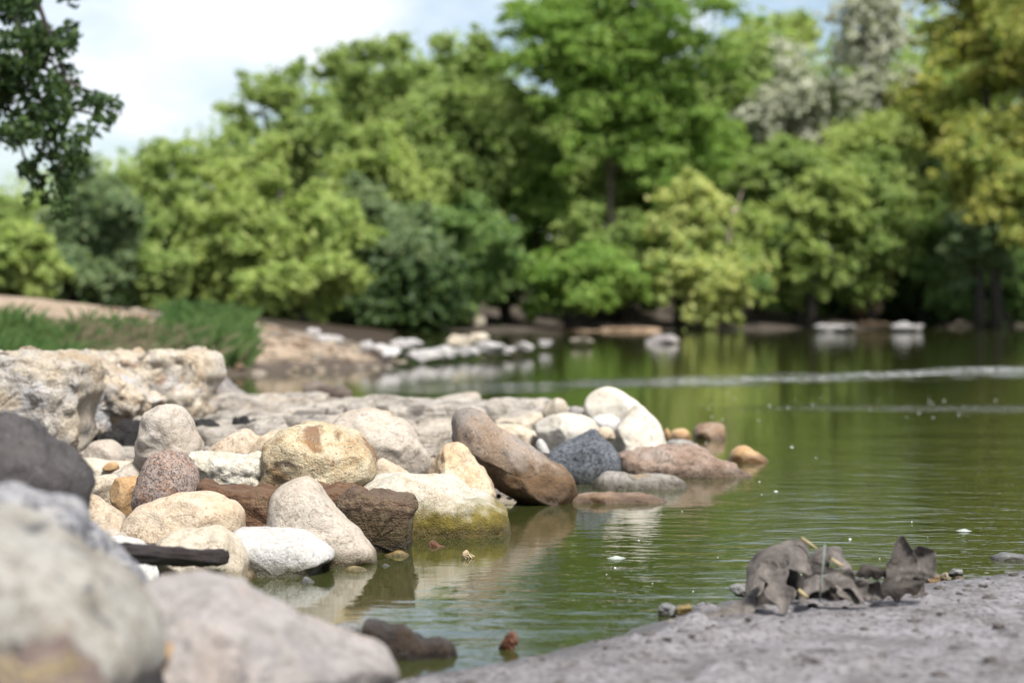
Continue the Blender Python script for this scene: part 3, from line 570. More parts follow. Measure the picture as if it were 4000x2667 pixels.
stone('river_stone', 'pale flat stone just above the slope of the brown boulder', C3((780, 510), (860, 488), (1000, 508), (1120, 548), (1185, 612), (1190, 720), (1050, 760), (850, 640)), 9.7, M['cream'], .14, amp=.01, p=.65)
peb('white stone chip between brown boulder and rounded beige stone', C3((1160, 680), (1190, 620), (1230, 640), (1270, 700), (1280, 760), (1200, 760)), 9.2, M['white'], .05)
peb('peach pebble between blue-grey granite and white pointed stone', C3((1720, 560), (1750, 515), (1800, 508), (1860, 540), (1880, 620), (1780, 640)), 9.45, M['peach'], .06)
stone('reddish_rock', 'reddish wedge-shaped rock tapering into the water on the right', C4((330, 830), (360, 790), (420, 770), (560, 745), (720, 720), (830, 698), (1000, 728), (1250, 750), (1330, 762), (1450, 830), (1560, 888), (1700, 958), (1815, 1015), (1850, 1075), (1400, 1180), (900, 1160), (500, 1110), (350, 1000)), 9.15, M['wedge'], .2, .22, p=.7, fc=(-.2, -.2), amp=.012, freq=9, ridge=.022, cat='rock')
stone('river_stone', 'low grey stone with yellow lichen lying in the water by the wedge rock', C4((55, 1220), (85, 1105), (170, 1030), (280, 1000), (400, 1005), (500, 1035), (700, 1040), (870, 1045), (1000, 1070), (1100, 1110), (1145, 1180), (1120, 1290), (700, 1340), (200, 1330)), 8.5, M['lichen'], .12, amp=.008, freq=10)
stone('river_stone', 'flat brown stone with a pale tip barely above the water', C3((1380, 1240), (1430, 1190), (1500, 1160), (1600, 1130), (1720, 1112), (1900, 1120), (2050, 1130), (2150, 1138), (2240, 1150), (2320, 1178), (2365, 1210), (2300, 1280), (1800, 1310), (1450, 1300)), 7.9, M['wetbrown'], .12, amp=.006, freq=10)
stone('river_stone', 'orange egg-shaped stone alone in the water, farthest right of the heap', C4((1590, 900), (1610, 850), (1640, 780), (1700, 722), (1760, 705), (1830, 718), (1900, 758), (1980, 800), (2055, 862), (2040, 940), (1750, 980), (1620, 950)), 9.95, M['orange'], .12, amp=.004)
stone('river_stone', 'squarish tan stone standing in the water behind the orange egg', C4((1215, 660), (1222, 560), (1250, 500), (1295, 460), (1360, 444), (1440, 440), (1520, 455), (1562, 505), (1572, 620), (1560, 720), (1240, 730)), 11.65, M['wetbrown'], .14, p=.6, amp=.008)
peb('small tan stone at the water left of the squarish one', C4((930, 640), (945, 560), (1000, 520), (1090, 509), (1150, 550), (1178, 640), (1160, 700), (960, 700)), 11.5, M['orange'], .1, n=64, k=30, freq=8)
peb('tiny ochre pebble beside the white pointed stone', C4((860, 620), (872, 535), (900, 508), (932, 540), (950, 620), (900, 660)), 11.3, M['orange'], .06)
peb('flat white pebble between white pointed stone and squarish tan stone', C4((880, 690), (930, 650), (1050, 640), (1180, 655), (1190, 700), (1040, 740), (900, 740)), 10.95, M['white'], .1)

# --- limestone blocks on the left
stone('limestone_block', 'massive rough limestone block at the left edge, nearest of three', C1((-700, 230), (-300, 195), (0, 192), (120, 180), (320, 180), (480, 200), (600, 225), (700, 250), (762, 292), (772, 400), (792, 560), (772, 700), (748, 850), (748, 1050), (700, 1110), (580, 1165), (300, 1200), (-600, 1200)), 9.1, M['limeblock'], .28, .5, p=.32, fc=(0, -.1), amp=.016, freq=6, sharp=True, cuts=3, cutd=.88, ridge=.048, cat='stone block', n=140, k=60)
stone('limestone_block', 'cream broken limestone piece in the middle of the three blocks', C1((650, 330), (760, 285), (900, 278), (1020, 330), (1120, 430), (1200, 520), (1300, 560), (1430, 640), (1350, 700), (1200, 725), (1085, 765), (1065, 905), (1000, 925), (830, 945), (700, 960), (640, 700)), 9.9, M['limeblock'], .22, .4, p=.4, amp=.018, freq=6, sharp=True, cuts=4, cutd=.8, ridge=.05, cat='stone block', n=120, k=50)
stone('limestone_block', 'long limestone block with rounded grey top, farthest right of three', C1((500, 230), (640, 208), (800, 203), (1000, 182), (1130, 180), (1330, 200), (1500, 180), (1700, 160), (1785, 160), (1865, 190), (1915, 240), (1945, 325), (1946, 385), (1922, 440), (1912, 560), (1922, 700), (1895, 800), (1850, 890), (1500, 960), (900, 960), (560, 900)), 11., M['limeblock'], .3, .6, p=.36, fc=(0, -.15), amp=.016, freq=6, sharp=True, cuts=3, cutd=.88, ridge=.052, cat='stone block', n=140, k=60)
stone('river_stone', 'grey stone at the water just right of the limestone blocks', C1((1880, 620), (1930, 430), (1975, 412), (2040, 412), (2110, 450), (2165, 500), (2240, 565), (2250, 640), (1950, 680)), 14.6, M['fore'], .2, amp=.01)
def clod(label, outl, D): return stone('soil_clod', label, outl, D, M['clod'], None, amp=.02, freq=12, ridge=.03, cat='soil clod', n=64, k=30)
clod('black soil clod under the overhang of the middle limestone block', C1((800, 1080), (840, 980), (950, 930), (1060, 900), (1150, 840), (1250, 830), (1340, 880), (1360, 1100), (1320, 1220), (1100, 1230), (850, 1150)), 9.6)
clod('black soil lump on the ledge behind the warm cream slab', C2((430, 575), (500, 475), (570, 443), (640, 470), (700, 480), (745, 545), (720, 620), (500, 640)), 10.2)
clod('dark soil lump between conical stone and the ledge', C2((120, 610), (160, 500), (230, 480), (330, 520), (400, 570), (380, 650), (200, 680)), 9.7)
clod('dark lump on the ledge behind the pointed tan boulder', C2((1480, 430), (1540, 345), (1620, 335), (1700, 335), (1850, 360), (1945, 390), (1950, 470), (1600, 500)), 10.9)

# --- ledge of layered slabs
ledge = empty('rock_ledge', (-1., 11.5, 0), 'low grey layered rock ledge reaching out to the river behind the stones', 'rock ledge')
def slab(pts, z0, z1, seed):
    p = resample(pts, 200 if seed < 50 else 60); c = centroid(p); n = len(p)
    j = fbm(np.c_[p * 3.1, np.zeros(n)], 4, seed)[:, None] * .07; d = p - c; p = p + d / np.linalg.norm(d, axis=1)[:, None] * j
    V = []
    prof = [(1.0, z0), (1.01, z0 + (z1 - z0) * .35), (.985, z0 + (z1 - z0) * .5), (1.0, z0 + (z1 - z0) * .8), (.985, z1 - .004), (.96, z1)] + [(r, z1 + .006) for r in np.linspace(.94, .01, 34 if seed < 50 else 10)]
    for r, z in prof:
        V.append(np.c_[c + (p - c) * r, np.full(n, z)])
    V = np.array(V).reshape(-1, 3)
    q_ = fbm(V * np.array([1.6, 2.4, 2]), 4, seed + 31) * 2.6; V[:, 2] += (np.floor(q_) + sstep(.35, .65, q_ - np.floor(q_))) * .018
    V[:, 2] += fbm(V * np.array([3.6, 3.6, 9]), 5, seed + 3) * .016
    V[:, :2] += (fbm(V * 6, 3, seed + 9) * .012)[:, None]
    V -= np.array([-1., 11.5, 0])
    put('slab', mesh_np('slab', V, grid_faces(len(prof), n, True), M['slab']), parent=ledge)
slab([(-4.2, 10.2), (-2.6, 9.2), (-1.2, 9.0), (-.3, 9.3), (.25, 10), (.55, 11.2), (.3, 12.6), (-.3, 13.4), (-1.2, 13.9), (-2.3, 14.4), (-3.6, 14.2), (-4.6, 12.5)], -.3, .075, 1)
slab([(-2.3, 10.8), (-1.2, 10.4), (-.2, 10.6), (.35, 11.4), (.2, 12.4), (-.5, 13.1), (-1.5, 13.2), (-2.5, 12.4)], .02, .125, 2)
slab([(-1.1, 11.4), (-.4, 11.1), (.2, 11.5), (.15, 12.2), (-.5, 12.7), (-1.2, 12.4)], .08, .165, 3)
slab([(-3.2, 12.9), (-2.2, 12.6), (-1.4, 12.9), (-1.3, 13.7), (-2.2, 14.2), (-3.3, 13.9)], .0, .13, 4)
slab([(-1.7, 9.4), (-1., 9.2), (-.4, 9.6), (-.5, 10.2), (-1.2, 10.4), (-1.8, 10)], .02, .11, 5)
slab([(-.1, 10.1), (.4, 10), (.7, 10.5), (.6, 11.2), (.1, 11.3), (-.2, 10.7)], -.1, .10, 6)
slab([(-3.4, 10.4), (-2.6, 10.1), (-2.1, 10.6), (-2.3, 11.5), (-3.1, 11.6), (-3.6, 11)], .02, .13, 7)
gl = np.random.default_rng(41)
for q_ in range(22):
    cx_, cy_ = gl.uniform(-2.9, .35), gl.uniform(9.3, 12.6); rw = gl.uniform(.15, .5); rd = gl.uniform(.2, .7)
    if cx_ > .5 - abs(cy_ - 11) * .5: cx_ -= .8
    zt2 = .10 + .06 * (1 - abs(cx_ + .6) / 2.5)
    slab([(cx_ + rw * math.cos(a_) * gl.uniform(.7, 1.1), cy_ + rd * math.sin(a_) * gl.uniform(.7, 1.1)) for a_ in np.linspace(0, 6.28, 8, endpoint=False)], .0, zt2 + gl.uniform(.0, .06), 60 + q_)
# gravel packed between the stones of the pile
gx = np.random.default_rng(5); n_ = 1500
x_ = gx.uniform(-3.0, .5, n_); y_ = gx.uniform(5.2, 10.2, n_); z_ = bank_h(x_[None], y_[None])[0]; k_ = z_ > -.03; x_, y_, z_ = x_[k_], y_[k_], z_[k_]
th_, ph_ = np.meshgrid(np.linspace(0, 2 * np.pi, 8, endpoint=False), np.linspace(-1.4, 1.4, 5)); sp0 = np.stack([np.cos(ph_) * np.cos(th_), np.cos(ph_) * np.sin(th_), np.sin(ph_)], -1).reshape(-1, 3)
Vg = []
for a_, b_, c_ in zip(x_, y_, z_):
    Vg.append(sp0 * gx.uniform(.008, .03) * np.array([1.2, 1, .7]) * gx.uniform(.75, 1.25, (len(sp0), 1)) + np.array([a_, b_, c_ + .006]))
Fg = grid_faces(5, 8, True)
xs2 = gx.uniform(-5.2, -1.0, 900); ys2 = gx.uniform(21., 30, 900); zs2 = bank_h(xs2[None], ys2[None])[0]
for a_, b_, c_ in zip(xs2, ys2, zs2):
    if c_ > -.05: Vg.append(sp0 * (.015 + .07 * gx.uniform() ** 3) * np.array([1.3, 1, .6]) * gx.uniform(.75, 1.25, (len(sp0), 1)) + np.array([a_, b_, c_ + .01]))
tag(put('gravel', mesh_np('gravel', np.vstack(Vg), np.vstack([Fg + i * len(sp0) for i in range(len(Vg))]), M['gravel'])), 'small mixed gravel packed between the stones and over the spit', 'gravel', kind='stuff')
# driftwood log on the ledge
lp = [at(x, y, d) for x, y, d in ((1185, 1528, 13.6), (1230, 1527, 13.6), (1290, 1534, 13.55), (1340, 1541, 13.5), (1375, 1548, 13.5))]
V_, Fq_, cp_ = tube(lp, [.056, .060, .054, .05, .034], 14, .012, 6)
tag(put('driftwood_log', mesh_np('driftwood_log', V_, np.vstack([Fq_, cp_]), M['log'])), 'short grey driftwood log lying at the far edge of the ledge', 'log')

# --- far stones along the spit and river
def blob(name, label, px, py, w, h, D, mat, group=None, cat='stone', **kw):
    r_ = np.random.default_rng(int(px * 7 + py)); a = np.linspace(0, 2 * np.pi, 12, endpoint=False)
    rr = 1 + r_.uniform(-.22, .16, 12)
    o = [(px + w / 2 * math.cos(t) * q, py - h / 2 * math.sin(t) * q * (1.0 if math.sin(t) > 0 else 1.15)) for t, q in zip(a, rr)]
    return stone(name, label, o, D, mat, w * D / F * .4, amp=w * D / F * .04 * min(1., h / w * 2), freq=3.5 / (w * D / F), cuts=6, cutd=.6, cat=cat, group=group, n=40, k=20, p=.5, fc=(0, -.3), sharp=True, **kw)
spit = [(1180, 1318, 90, 52, 27.2, 'left one of two low pale stones behind the sand spit'), (1275, 1322, 110, 58, 27.0, 'broad pale stone behind the middle of the sand spit'),
        (1225, 1292, 60, 40, 29, 'small pale stone behind the gap in the spit stones'), (1430, 1345, 60, 60, 26.4, 'first pale stone right of the sand spit tip'),
        (1500, 1365, 120, 80, 25.6, 'pale blocky stone at the tip of the sand spit'), (1590, 1335, 110, 50, 28.5, 'bluish pale stone behind the spit tip stone'),
        (1650, 1380, 130, 60, 26.5, 'long pale stone, third along the spit waterline'), (1740, 1370, 110, 64, 27.3, 'cream stone in the middle of the spit waterline'),
        (1800, 1325, 100, 62, 30, 'pale stone standing above the middle of the row on the spit'), (1830, 1365, 90, 56, 28.2, 'pale stone just right of the middle of the spit row'),
        (1910, 1350, 110, 64, 29, 'greyish pale stone near the end of the spit row'), (1965, 1362, 90, 44, 29.2, 'low flat stone near the end of the spit row'),
        (2045, 1350, 70, 52, 30.5, 'last pale stone at the far end of the spit row'), (1870, 1310, 70, 40, 31.5, 'tan stone behind the spit row')]
for px, py, w, h, D, lb in spit: blob('spit_stone', lb, px, py + h * .12, w * 1.12, h * .74, D, M['farstone'] if 'tan' not in lb else M['cream'], 'pale stones along the sand spit')
for px, py, w, h, D, lb, m in [(2130, 1342, 60, 26, 34, 'tiny pale stone in the river past the spit row', 'farstone'), (2270, 1332, 100, 26, 37, 'flat pinkish stone low in the mid river', 'cream'),
                            (2590, 1335, 130, 50, 40, 'dark grey flat rock in mid river', 'fore'), (3250, 1284, 170, 38, 57, 'wide white rock near the far bank', 'farstone'), (3540, 1282, 130, 40, 58, 'white rock near the far bank, right of the wide one', 'farstone'),
                            (2470, 1284, 240, 12, 60, 'low tan gravel hump along the far shore', 'earth'), (2250, 1294, 220, 10, 59, 'left end tan gravel hump along the far shore', 'earth'), (1870, 1255, 60, 60, 61, 'brown rock under trees at the far shore left', 'cream'), (3400, 1272, 240, 12, 62, 'tan gravel hump behind the far white rocks', 'earth')]:
    blob('river_rock', lb, px, py, w, h, D, M[m], 'stones out in the river and along the far shore')
stone('earth_slump', 'bare tan earth slump on the far bank under the trees at right', [(3330, 1210), (3345, 1120), (3380, 1040), (3430, 985), (3490, 960), (3500, 1020), (3470, 1100), (3430, 1160), (3420, 1230), (3370, 1260)], 69, M['earth'], 1.2, amp=.15, freq=1.2, cat='earth bank')

# ------------------------------------------------------------------ pebbles and leaves at the mud's edge
for lb, cx, cy, w, h, D, m in [
    ('orange pebble behind the upright leaf at the mud edge', 3645, 2264, 66, 50, 5.55, 'orange'), ('cream pebble right of the orange one at the mud edge', 3692, 2256, 50, 40, 5.6, 'cream'),
    ('greenish-white pebble behind the cream one at the mud edge', 3738, 2240, 62, 40, 5.72, 'wetgrey'), ('small brown pebble right of the cream one at mud edge', 3752, 2262, 40, 24, 5.62, 'wetbrown'),
    ('pale pebble in the water near the right edge', 3858, 2250, 56, 28, 5.8, 'white'), ('whitish pebble at the right edge of the mud', 3960, 2246, 110, 34, 5.8, 'farstone'),
    ('pinkish pebble left of the leaf heap at the waterline', 2890, 2302, 78, 50, 5.3, 'wetgrey'), ('grey-green pebble where mud meets water', 2610, 2384, 90, 56, 5.0, 'wetgrey'),
    ('amber pebble leaning on the grey-green one', 2672, 2384, 74, 48, 4.98, 'wetolive'), ('white pebble lying on the mud below the amber one', 2640, 2440, 90, 38, 4.8, 'white'),
    ('dark stone with sparkle in the water at the right edge', 3955, 2190, 170, 52, 6.1, 'wetgrey'), ('small mud-grey pebble behind the heap of leaves', 2745, 2365, 60, 24, 5.1, 'wetgrey')]:
    blob('pebble', lb, cx, cy, w, h, D, M[m], 'pebbles along the mud edge', cat='pebble')

gm = np.random.default_rng(8); Vm = []
for _ in range(900):
    a_ = gm.uniform(-.3, 2.3); b_ = gm.uniform(2.6, 5.9); c_ = float(mud_h(np.array([[a_]]), np.array([[b_]]))[0, 0])
    if c_ < .012: continue
    Vm.append(sp0 * (.002 + .011 * gm.uniform() ** 3) * np.array([1.5, 1.2, .6]) * gm.uniform(.6, 1.3, (len(sp0), 1)) + np.array([a_, b_, c_ + .001]))
tag(put('mud_crumbs', mesh_np('mud_crumbs', np.vstack(Vm), np.vstack([Fg + i * len(sp0) for i in range(len(Vm))]), plain_mat('mud_crumb', srgb(74, 68, 64, .5), srgb(132, 124, 120, .5), 60, .9, .5, .004))), 'small dark crumbs and grit strewn over the grey mud', 'grit', kind='stuff')
def leaf(name, label, outl, D, mat, bend=(.02, .0, .02), seed=1, cat='leaf', group=None, tilt=0., thick=.0012):
    o = resample(outl, 72, True); X = (o[:, 0] - 2000) * D / F; Z = CH + (HZ - o[:, 1]) * D / F
    P = np.stack([X, Z], -1); c = centroid(P); w, h = np.ptp(X) / 2, np.ptp(Z) / 2
    V = []
    for r in np.linspace(.02, 1, 22):
        q = c + (P - c) * r; u = (q[:, 0] - c[0]) / w; v = (q[:, 1] - c[1]) / h
        y = D + bend[0] * u * u + bend[1] * u * v + bend[2] * v * v + tilt * v * h + .022 * fbm(np.c_[q * 15, np.zeros(len(q))], 4, seed) \
            - .007 * np.exp(-((u - .3 * v) / .09) ** 2) + .0022 * np.sin((np.abs(u - .3 * v) + v * .8) * 16)
        V.append(np.stack([q[:, 0], y, q[:, 1]], -1))
    V = np.array(V).reshape(-1, 3); base = np.array([c[0], D, V[:, 2].min()])
    ob = put(name, mesh_np(name, V - base, grid_faces(22, 72, True), mat), tuple(base))
    sm = ob.modifiers.new('thickness', 'SOLIDIFY'); sm.thickness = thick
    return tag(ob, label, cat, group)
LG = 'curled dead leaves on the mud'
def leaf2(label, pts, W, side, curl=.35, mat='deadleaf', seed=1, lob=.35, asym=1.):
    """A curled dead leaf: a midrib through 3-D points, lobed blades folding off both sides of it."""
    p = np.array([at(2300 + x / 1.3835, 1950 + y / 1.3835, d_) for x, y, d_ in pts]); m = 40
    tt = np.linspace(0, 1, m); k = np.linspace(0, 1, len(p))
    P = np.stack([np.interp(tt, k, p[:, j]) for j in range(3)], -1)
    for _ in range(10): P[1:-1] = (P[:-2] + P[2:] + 2 * P[1:-1]) / 4
    tg = np.gradient(P, axis=0); tg /= np.linalg.norm(tg, axis=1)[:, None]
    sd = np.array(side, float); sd = sd - tg * (tg @ sd)[:, None]; sd /= np.linalg.norm(sd, axis=1)[:, None]; nm = np.cross(tg, sd)
    S = np.linspace(-1, 1, 25); g_ = np.random.default_rng(seed)
    V = []
    for j, s_ in enumerate(S):
        ph = g_.uniform() * 0 + (1.3 if s_ < 0 else 0) + seed
        w = W * (.08 + .92 * np.sin(np.pi * np.clip(tt, 0, 1)) ** .7) * (1 + lob * np.sin(2 * np.pi * 2.6 * tt + ph) * abs(s_)) * (asym if s_ > 0 else 1.)
        q = P + sd * (w * s_)[:, None] + nm * (w * (curl * (s_ * s_) + .10 * abs(s_) + .05 * np.sin(9 * tt + seed) * abs(s_) + .035 * np.sin((tt * 7 - abs(s_) * 1.2) * 2 * np.pi) * abs(s_)))[:, None]
        V.append(q)
    V = np.array(V).reshape(-1, 3); V += (fbm(V * 26, 3, seed)[:, None]) * .004
    base = np.array([P[:, 0].mean(), P[:, 1].mean(), V[:, 2].min()])
    ob = put('dead_leaf', mesh_np('dead_leaf', V - base, grid_faces(25, m), M[mat]), tuple(base))
    sm = ob.modifiers.new('thickness', 'SOLIDIFY'); sm.thickness = .0007
    tag(ob, label, 'leaf', LG)
leaf2('arching grey dead leaf at the top left of the leaf heap', [(870, 540, 4.93), (892, 400, 4.97), (1000, 285, 4.97), (1120, 292, 4.94), (1200, 410, 4.90)], .050, (.15, -.6, -.55), .3, seed=1, lob=.25)
leaf2('pale grey leaf hanging down at the left front of the heap', [(935, 335, 4.90), (985, 425, 4.85), (1035, 520, 4.81), (1060, 620, 4.78)], .033, (.9, -.1, -.1), .5, seed=2)
leaf2('broad cupped grey leaf in the middle of the leaf heap', [(1135, 560, 4.82), (1185, 440, 4.86), (1310, 395, 4.88), (1430, 440, 4.86), (1490, 560, 4.82)], .030, (0.05, -.75, -.45), .6, seed=3, lob=.15)
leaf2('grey leaf flap filling the right side of the middle leaf', [(1330, 420, 4.88), (1390, 450, 4.87), (1440, 510, 4.85), (1470, 570, 4.84)], .036, (.8, .1, .3), .4, 'deadleaf', 23, lob=.2)
leaf2('crumpled grey leaf at the top centre of the heap', [(1175, 360, 5.0), (1240, 285, 5.0), (1335, 285, 4.98), (1420, 390, 4.95)], .036, (.1, -.75, -.5), .4, 'deadleaf', 4, lob=.15)
leaf2('upright pointed grey leaf standing at the right of the heap', [(1600, 510, 4.95), (1640, 420, 4.95), (1668, 320, 4.96), (1684, 192, 4.95)], .030, (.9, .25, .1), -.6, seed=5, lob=.1, asym=1.6)
leaf2('broad folded leaf blade beside the upright pointed leaf', [(1620, 500, 4.99), (1700, 430, 4.98), (1790, 350, 4.97), (1872, 292, 4.96)], .052, (-.45, .25, .8), .35, 'deadleaf', 6, lob=.25)
leaf2('lower dark fold of leaf beneath the upright one', [(1540, 525, 4.9), (1620, 480, 4.9), (1720, 470, 4.9), (1815, 440, 4.92)], .026, (0, -.4, -.8), .4, 'dark_shadeleaf', 7)
leaf2('small rolled dark leaf between heap and upright leaf', [(1440, 410, 4.97), (1490, 365, 4.97), (1550, 372, 4.97), (1625, 385, 4.97)], .020, (0, -.5, -.6), .9, 'dark_shadeleaf', 8, lob=.1)
leaf2('flat grey leaf trailing down to the left of the heap', [(555, 665, 4.80), (680, 625, 4.82), (820, 570, 4.87), (925, 470, 4.92)], .032, (.25, -.75, -.25), .25, 'deadleaf', 9)
leaf2('torn light leaf scrap low between the middle and upright leaves', [(1465, 450, 4.9), (1520, 480, 4.88), (1600, 530, 4.87)], .026, (.35, -.1, .85), .4, 'deadleaf', 10)
leaf2('inner leaf coloured dark as the shadow under the arching leaf', [(900, 600, 4.95), (980, 450, 4.98), (1080, 400, 4.99), (1160, 520, 4.96)], .04, (.1, -.5, -.8), .3, 'dark_shadeleaf', 11)  # dark tone paints the shadow inside the arch
leaf('dead_leaf', 'dark backing leaf darkening the gaps at the back of the heap', C7((1120, 570), (1160, 440), (1200, 380), (1300, 370), (1400, 400), (1460, 450), (1480, 540), (1300, 580), (1200, 590)), 5.04, M['dark_shadeleaf'], (.04, .0, .03), 10, group=LG, tilt=.3)  # dark leaf added behind the others to darken the gaps
def straw(name, label, pts, r, mat, cat, group=None):
    p = [at(x, y, d) for x, y, d in pts]; V, Fq, cp = tube(p, [r] * (len(p) - 1) + [r * .6], 7)
    return tag(put(name, mesh_np(name, V, np.vstack([Fq, cp]), mat)), label, cat, group)
def c7(x, y, d): return (2300 + x / 1.3835, 1950 + y / 1.3835, d)
def c5(x, y, d): return (x / 2.0443, 1900 + y / 2.0443, d)
straw('dry_straw', 'short tan straw sticking up from the top of the leaf heap', [c7(1150, 208, 4.96), c7(1190, 235, 4.95), c7(1235, 268, 4.94)], .0035, M['straw'], 'straw')
straw('leaf_stalk', 'thin grey-green stem hanging down the front of the leaf heap', [c7(1275, 245, 4.86), c7(1270, 330, 4.82), c7(1255, 430, 4.79), c7(1248, 555, 4.78)], .0030, M['stem'], 'stem')
straw('dry_straw', 'tiny yellow straw bit low in the leaf heap', [c7(1135, 490, 4.8), c7(1160, 512, 4.79), c7(1185, 530, 4.79)], .005, M['straw'], 'straw')
straw('dry_straw', 'tan straw bit on the right shoulder of the leaf heap', [c7(1310, 320, 4.84), c7(1345, 345, 4.83), c7(1380, 362, 4.83)], .004, M['straw'], 'straw')
leaf('fallen_leaf', 'reddish-brown leaf touching the algae-covered white boulder', C6((1478, 560), (1490, 520), (1505, 503), (1535, 508), (1570, 532), (1612, 545), (1600, 570), (1530, 590)), 6.42, M['redleaf'], (.01, .01, .02), 11, tilt=.5)
leaf('fallen_leaf', 'small tan leaf scrap floating before the algae-covered boulder', C6((1725, 625), (1748, 585), (1772, 576), (1800, 600), (1835, 622), (1800, 640), (1760, 640)), 6.12, M['tanleaf'], (.01, .0, .01), 12, tilt=.8)
leaf('fallen_leaf', 'rust-red leaf at the mud edge at the bottom centre', C6((2000, 1330), (2030, 1270), (2065, 1215), (2111, 1180), (2150, 1215), (2165, 1270), (2120, 1320), (2050, 1345)), 4.5, M['redleaf'], (.02, .01, .02), 13, tilt=.3)
leaf('fallen_leaf', 'orange-brown leaf wedged between the two blurred foreground boulders', C5((1230, 1500), (1270, 1400), (1300, 1290), (1340, 1240), (1370, 1290), (1350, 1400), (1290, 1500)), 3.05, M['orange'], (.01, 0, .01), 14)
# dry grass in the lower left corner
rs = random.Random(5)
V, Fc = [], []
for i in range(20):
    x, y = rs.uniform(-60, 620), rs.uniform(1430, 1640); L = rs.uniform(120, 380); a = rs.uniform(-1.2, 1.2) if rs.random() < .7 else rs.uniform(-.2, .2)
    p = [np.array(at(*c5(x + L * math.sin(a) * t + 12 * math.sin(t * 3 + i), y - L * math.cos(a) * t * .6 + 25 * t * t, 2.22 + .06 * math.sin(i))))for t in (0, .33, .66, 1)]
    tv, tf, _ = tube(p, [.0024, .0024, .002, .0008], 5); Fc.append(tf + sum(len(q) for q in V)); V.append(tv)
tag(put('dry_grass', mesh_np('dry_grass', np.vstack(V), np.vstack(Fc), M['straw'])), 'blurred yellow dry grass straws in the bottom left corner', 'grass', kind='stuff')
stone('brown_clod', 'blurred purplish-brown clod under the dry straws in the corner', C5((-300, 1420), (0, 1395), (300, 1370), (560, 1420), (680, 1520), (720, 1700), (0, 1800), (-300, 1700)), 2.4, plain_mat('brown_clod_soil', srgb(140, 122, 114, .6), srgb(176, 156, 146, .6), 14, .9, 1., .02), .1, amp=.02, freq=14, cat='soil clod')

# ------------------------------------------------------------------ bubbles and foam specks on the water
def bubble(label, px, py, r):
    D = F * CH / (py - HZ); x, y, _ = at(px, py, D)
    e = empty('water_bubble', (x, y, 0), label, 'bubble', 'bubbles floating on the water')
    t = np.linspace(0, np.pi / 2, 9); a = np.linspace(0, 2 * np.pi, 22, endpoint=False)
    V = np.array([[r * np.cos(i) * np.cos(j), r * np.cos(i) * np.sin(j), .002 + r * .55 * np.sin(i)] for i in t for j in a])
    put('film', mesh_np('film', V, grid_faces(9, 22, True), M['film']), parent=e)
    rr = [(1.7, .0015), (1.35, .003), (1.05, .0055), (.95, .0035)]
    V = np.array([[r * q * np.cos(j) * (1.15 + .12 * np.sin(3 * j)), r * q * np.sin(j), z] for q, z in rr for j in a])
    put('meniscus', mesh_np('meniscus', V, grid_faces(4, 22, True), M['film']), parent=e)
t = NT('bubble_film'); p = t.new('ShaderNodeBsdfPrincipled', Roughness=.04); p.inputs['Base Color'].default_value = (.5, .55, .5, 1); p.inputs['Alpha'].default_value = .45
t.l.new(p.outputs[0], t.out.inputs[0]); M['film'] = t.m
M['foam'] = plain_mat('white_foam', (.55, .57, .58), (.7, .72, .72), 60, .5, .3, .001)
bubble('round bubble in mid water left of the leaf heap', 2408, 2182, .015)
bubble('bubble at the right above the upright leaf', 3766, 2075, .014)
V, Fc, o = [], [], 0
for i in range(75):
    if i < 25: px, py = rs.uniform(2350, 3980), rs.uniform(1980, 2460)
    elif i < 62: px, py = rs.uniform(2700, 4000), rs.gauss(1590, 26)
    else: px, py = rs.uniform(2000, 3400), rs.uniform(1560, 2000)
    D = F * CH / (py - HZ); x, y, _ = at(px, py, D); s = .0009 + .0022 * rs.random() ** 3 + (.003 * rs.random() if i >= 25 else 0)
    n = 7; a = np.linspace(0, 2 * np.pi, n, endpoint=False); q = 1 + np.array([rs.uniform(-.3, .3) for _ in range(n)])
    V.append(np.vstack([np.c_[x + 1.6 * s * q * np.cos(a), y + s * 1.3 * q * np.sin(a), np.full(n, .0004)], np.c_[x + s * q * np.cos(a), y + s * .8 * q * np.sin(a), np.full(n, .0012 + s * .3)]]))
    Fc.append(grid_faces(2, n, True) + o); Fc.append(np.array([[o + n, o + n + 1, o + n + 2, o + n + 3], [o + n + 3, o + n + 4, o + n + 5, o + n + 6], [o + n, o + n + 3, o + n + 6, o + n + 6]])); o += 2 * n
tag(put('foam_flecks', mesh_np('foam_flecks', np.vstack(V), np.vstack(Fc), M['foam'])), 'tiny white foam flecks drifting on the river', 'foam', kind='stuff')

# ------------------------------------------------------------------ grass on the left bank
def bank_z(x, y): return bank_h(np.atleast_1d(x).reshape(1, -1), np.atleast_1d(y).reshape(1, -1)).ravel()
def grass(name, label, n, mat, xr, yr, hmin, hmax, wd, seed, dens=None, lean=.35):
    g = np.random.default_rng(seed); x = g.uniform(*xr, n); y = g.uniform(*yr, n)
    if dens is not None: k = dens(x, y); x, y = x[k], y[k]
    z = bank_z(x, y); k = z > .06; x, y, z = x[k], y[k], z[k]; n = len(x)
    h = g.uniform(hmin, hmax, n); a = g.uniform(0, 2 * np.pi, n); l = g.normal(0, lean, (n, 2)) * h[:, None]
    dx, dy = np.cos(a) * wd, np.sin(a) * wd * .5; z -= .02
    V = np.stack([np.c_[x - dx, y - dy, z], np.c_[x + dx, y + dy, z], np.c_[x + dx * .6 + l[:, 0] * .35, y + dy * .6 + l[:, 1] * .35, z + h * .6], np.c_[x + l[:, 0], y + l[:, 1], z + h * .95]], 1).reshape(-1, 3)
    i = np.arange(n)[:, None] * 4
    return tag(put(name, mesh_np(name, V, i + np.array([[0, 1, 2, 3]]), mat, False)), label, 'grass', kind='stuff')
pxs = lambda x, y: 2000 + x / y * F
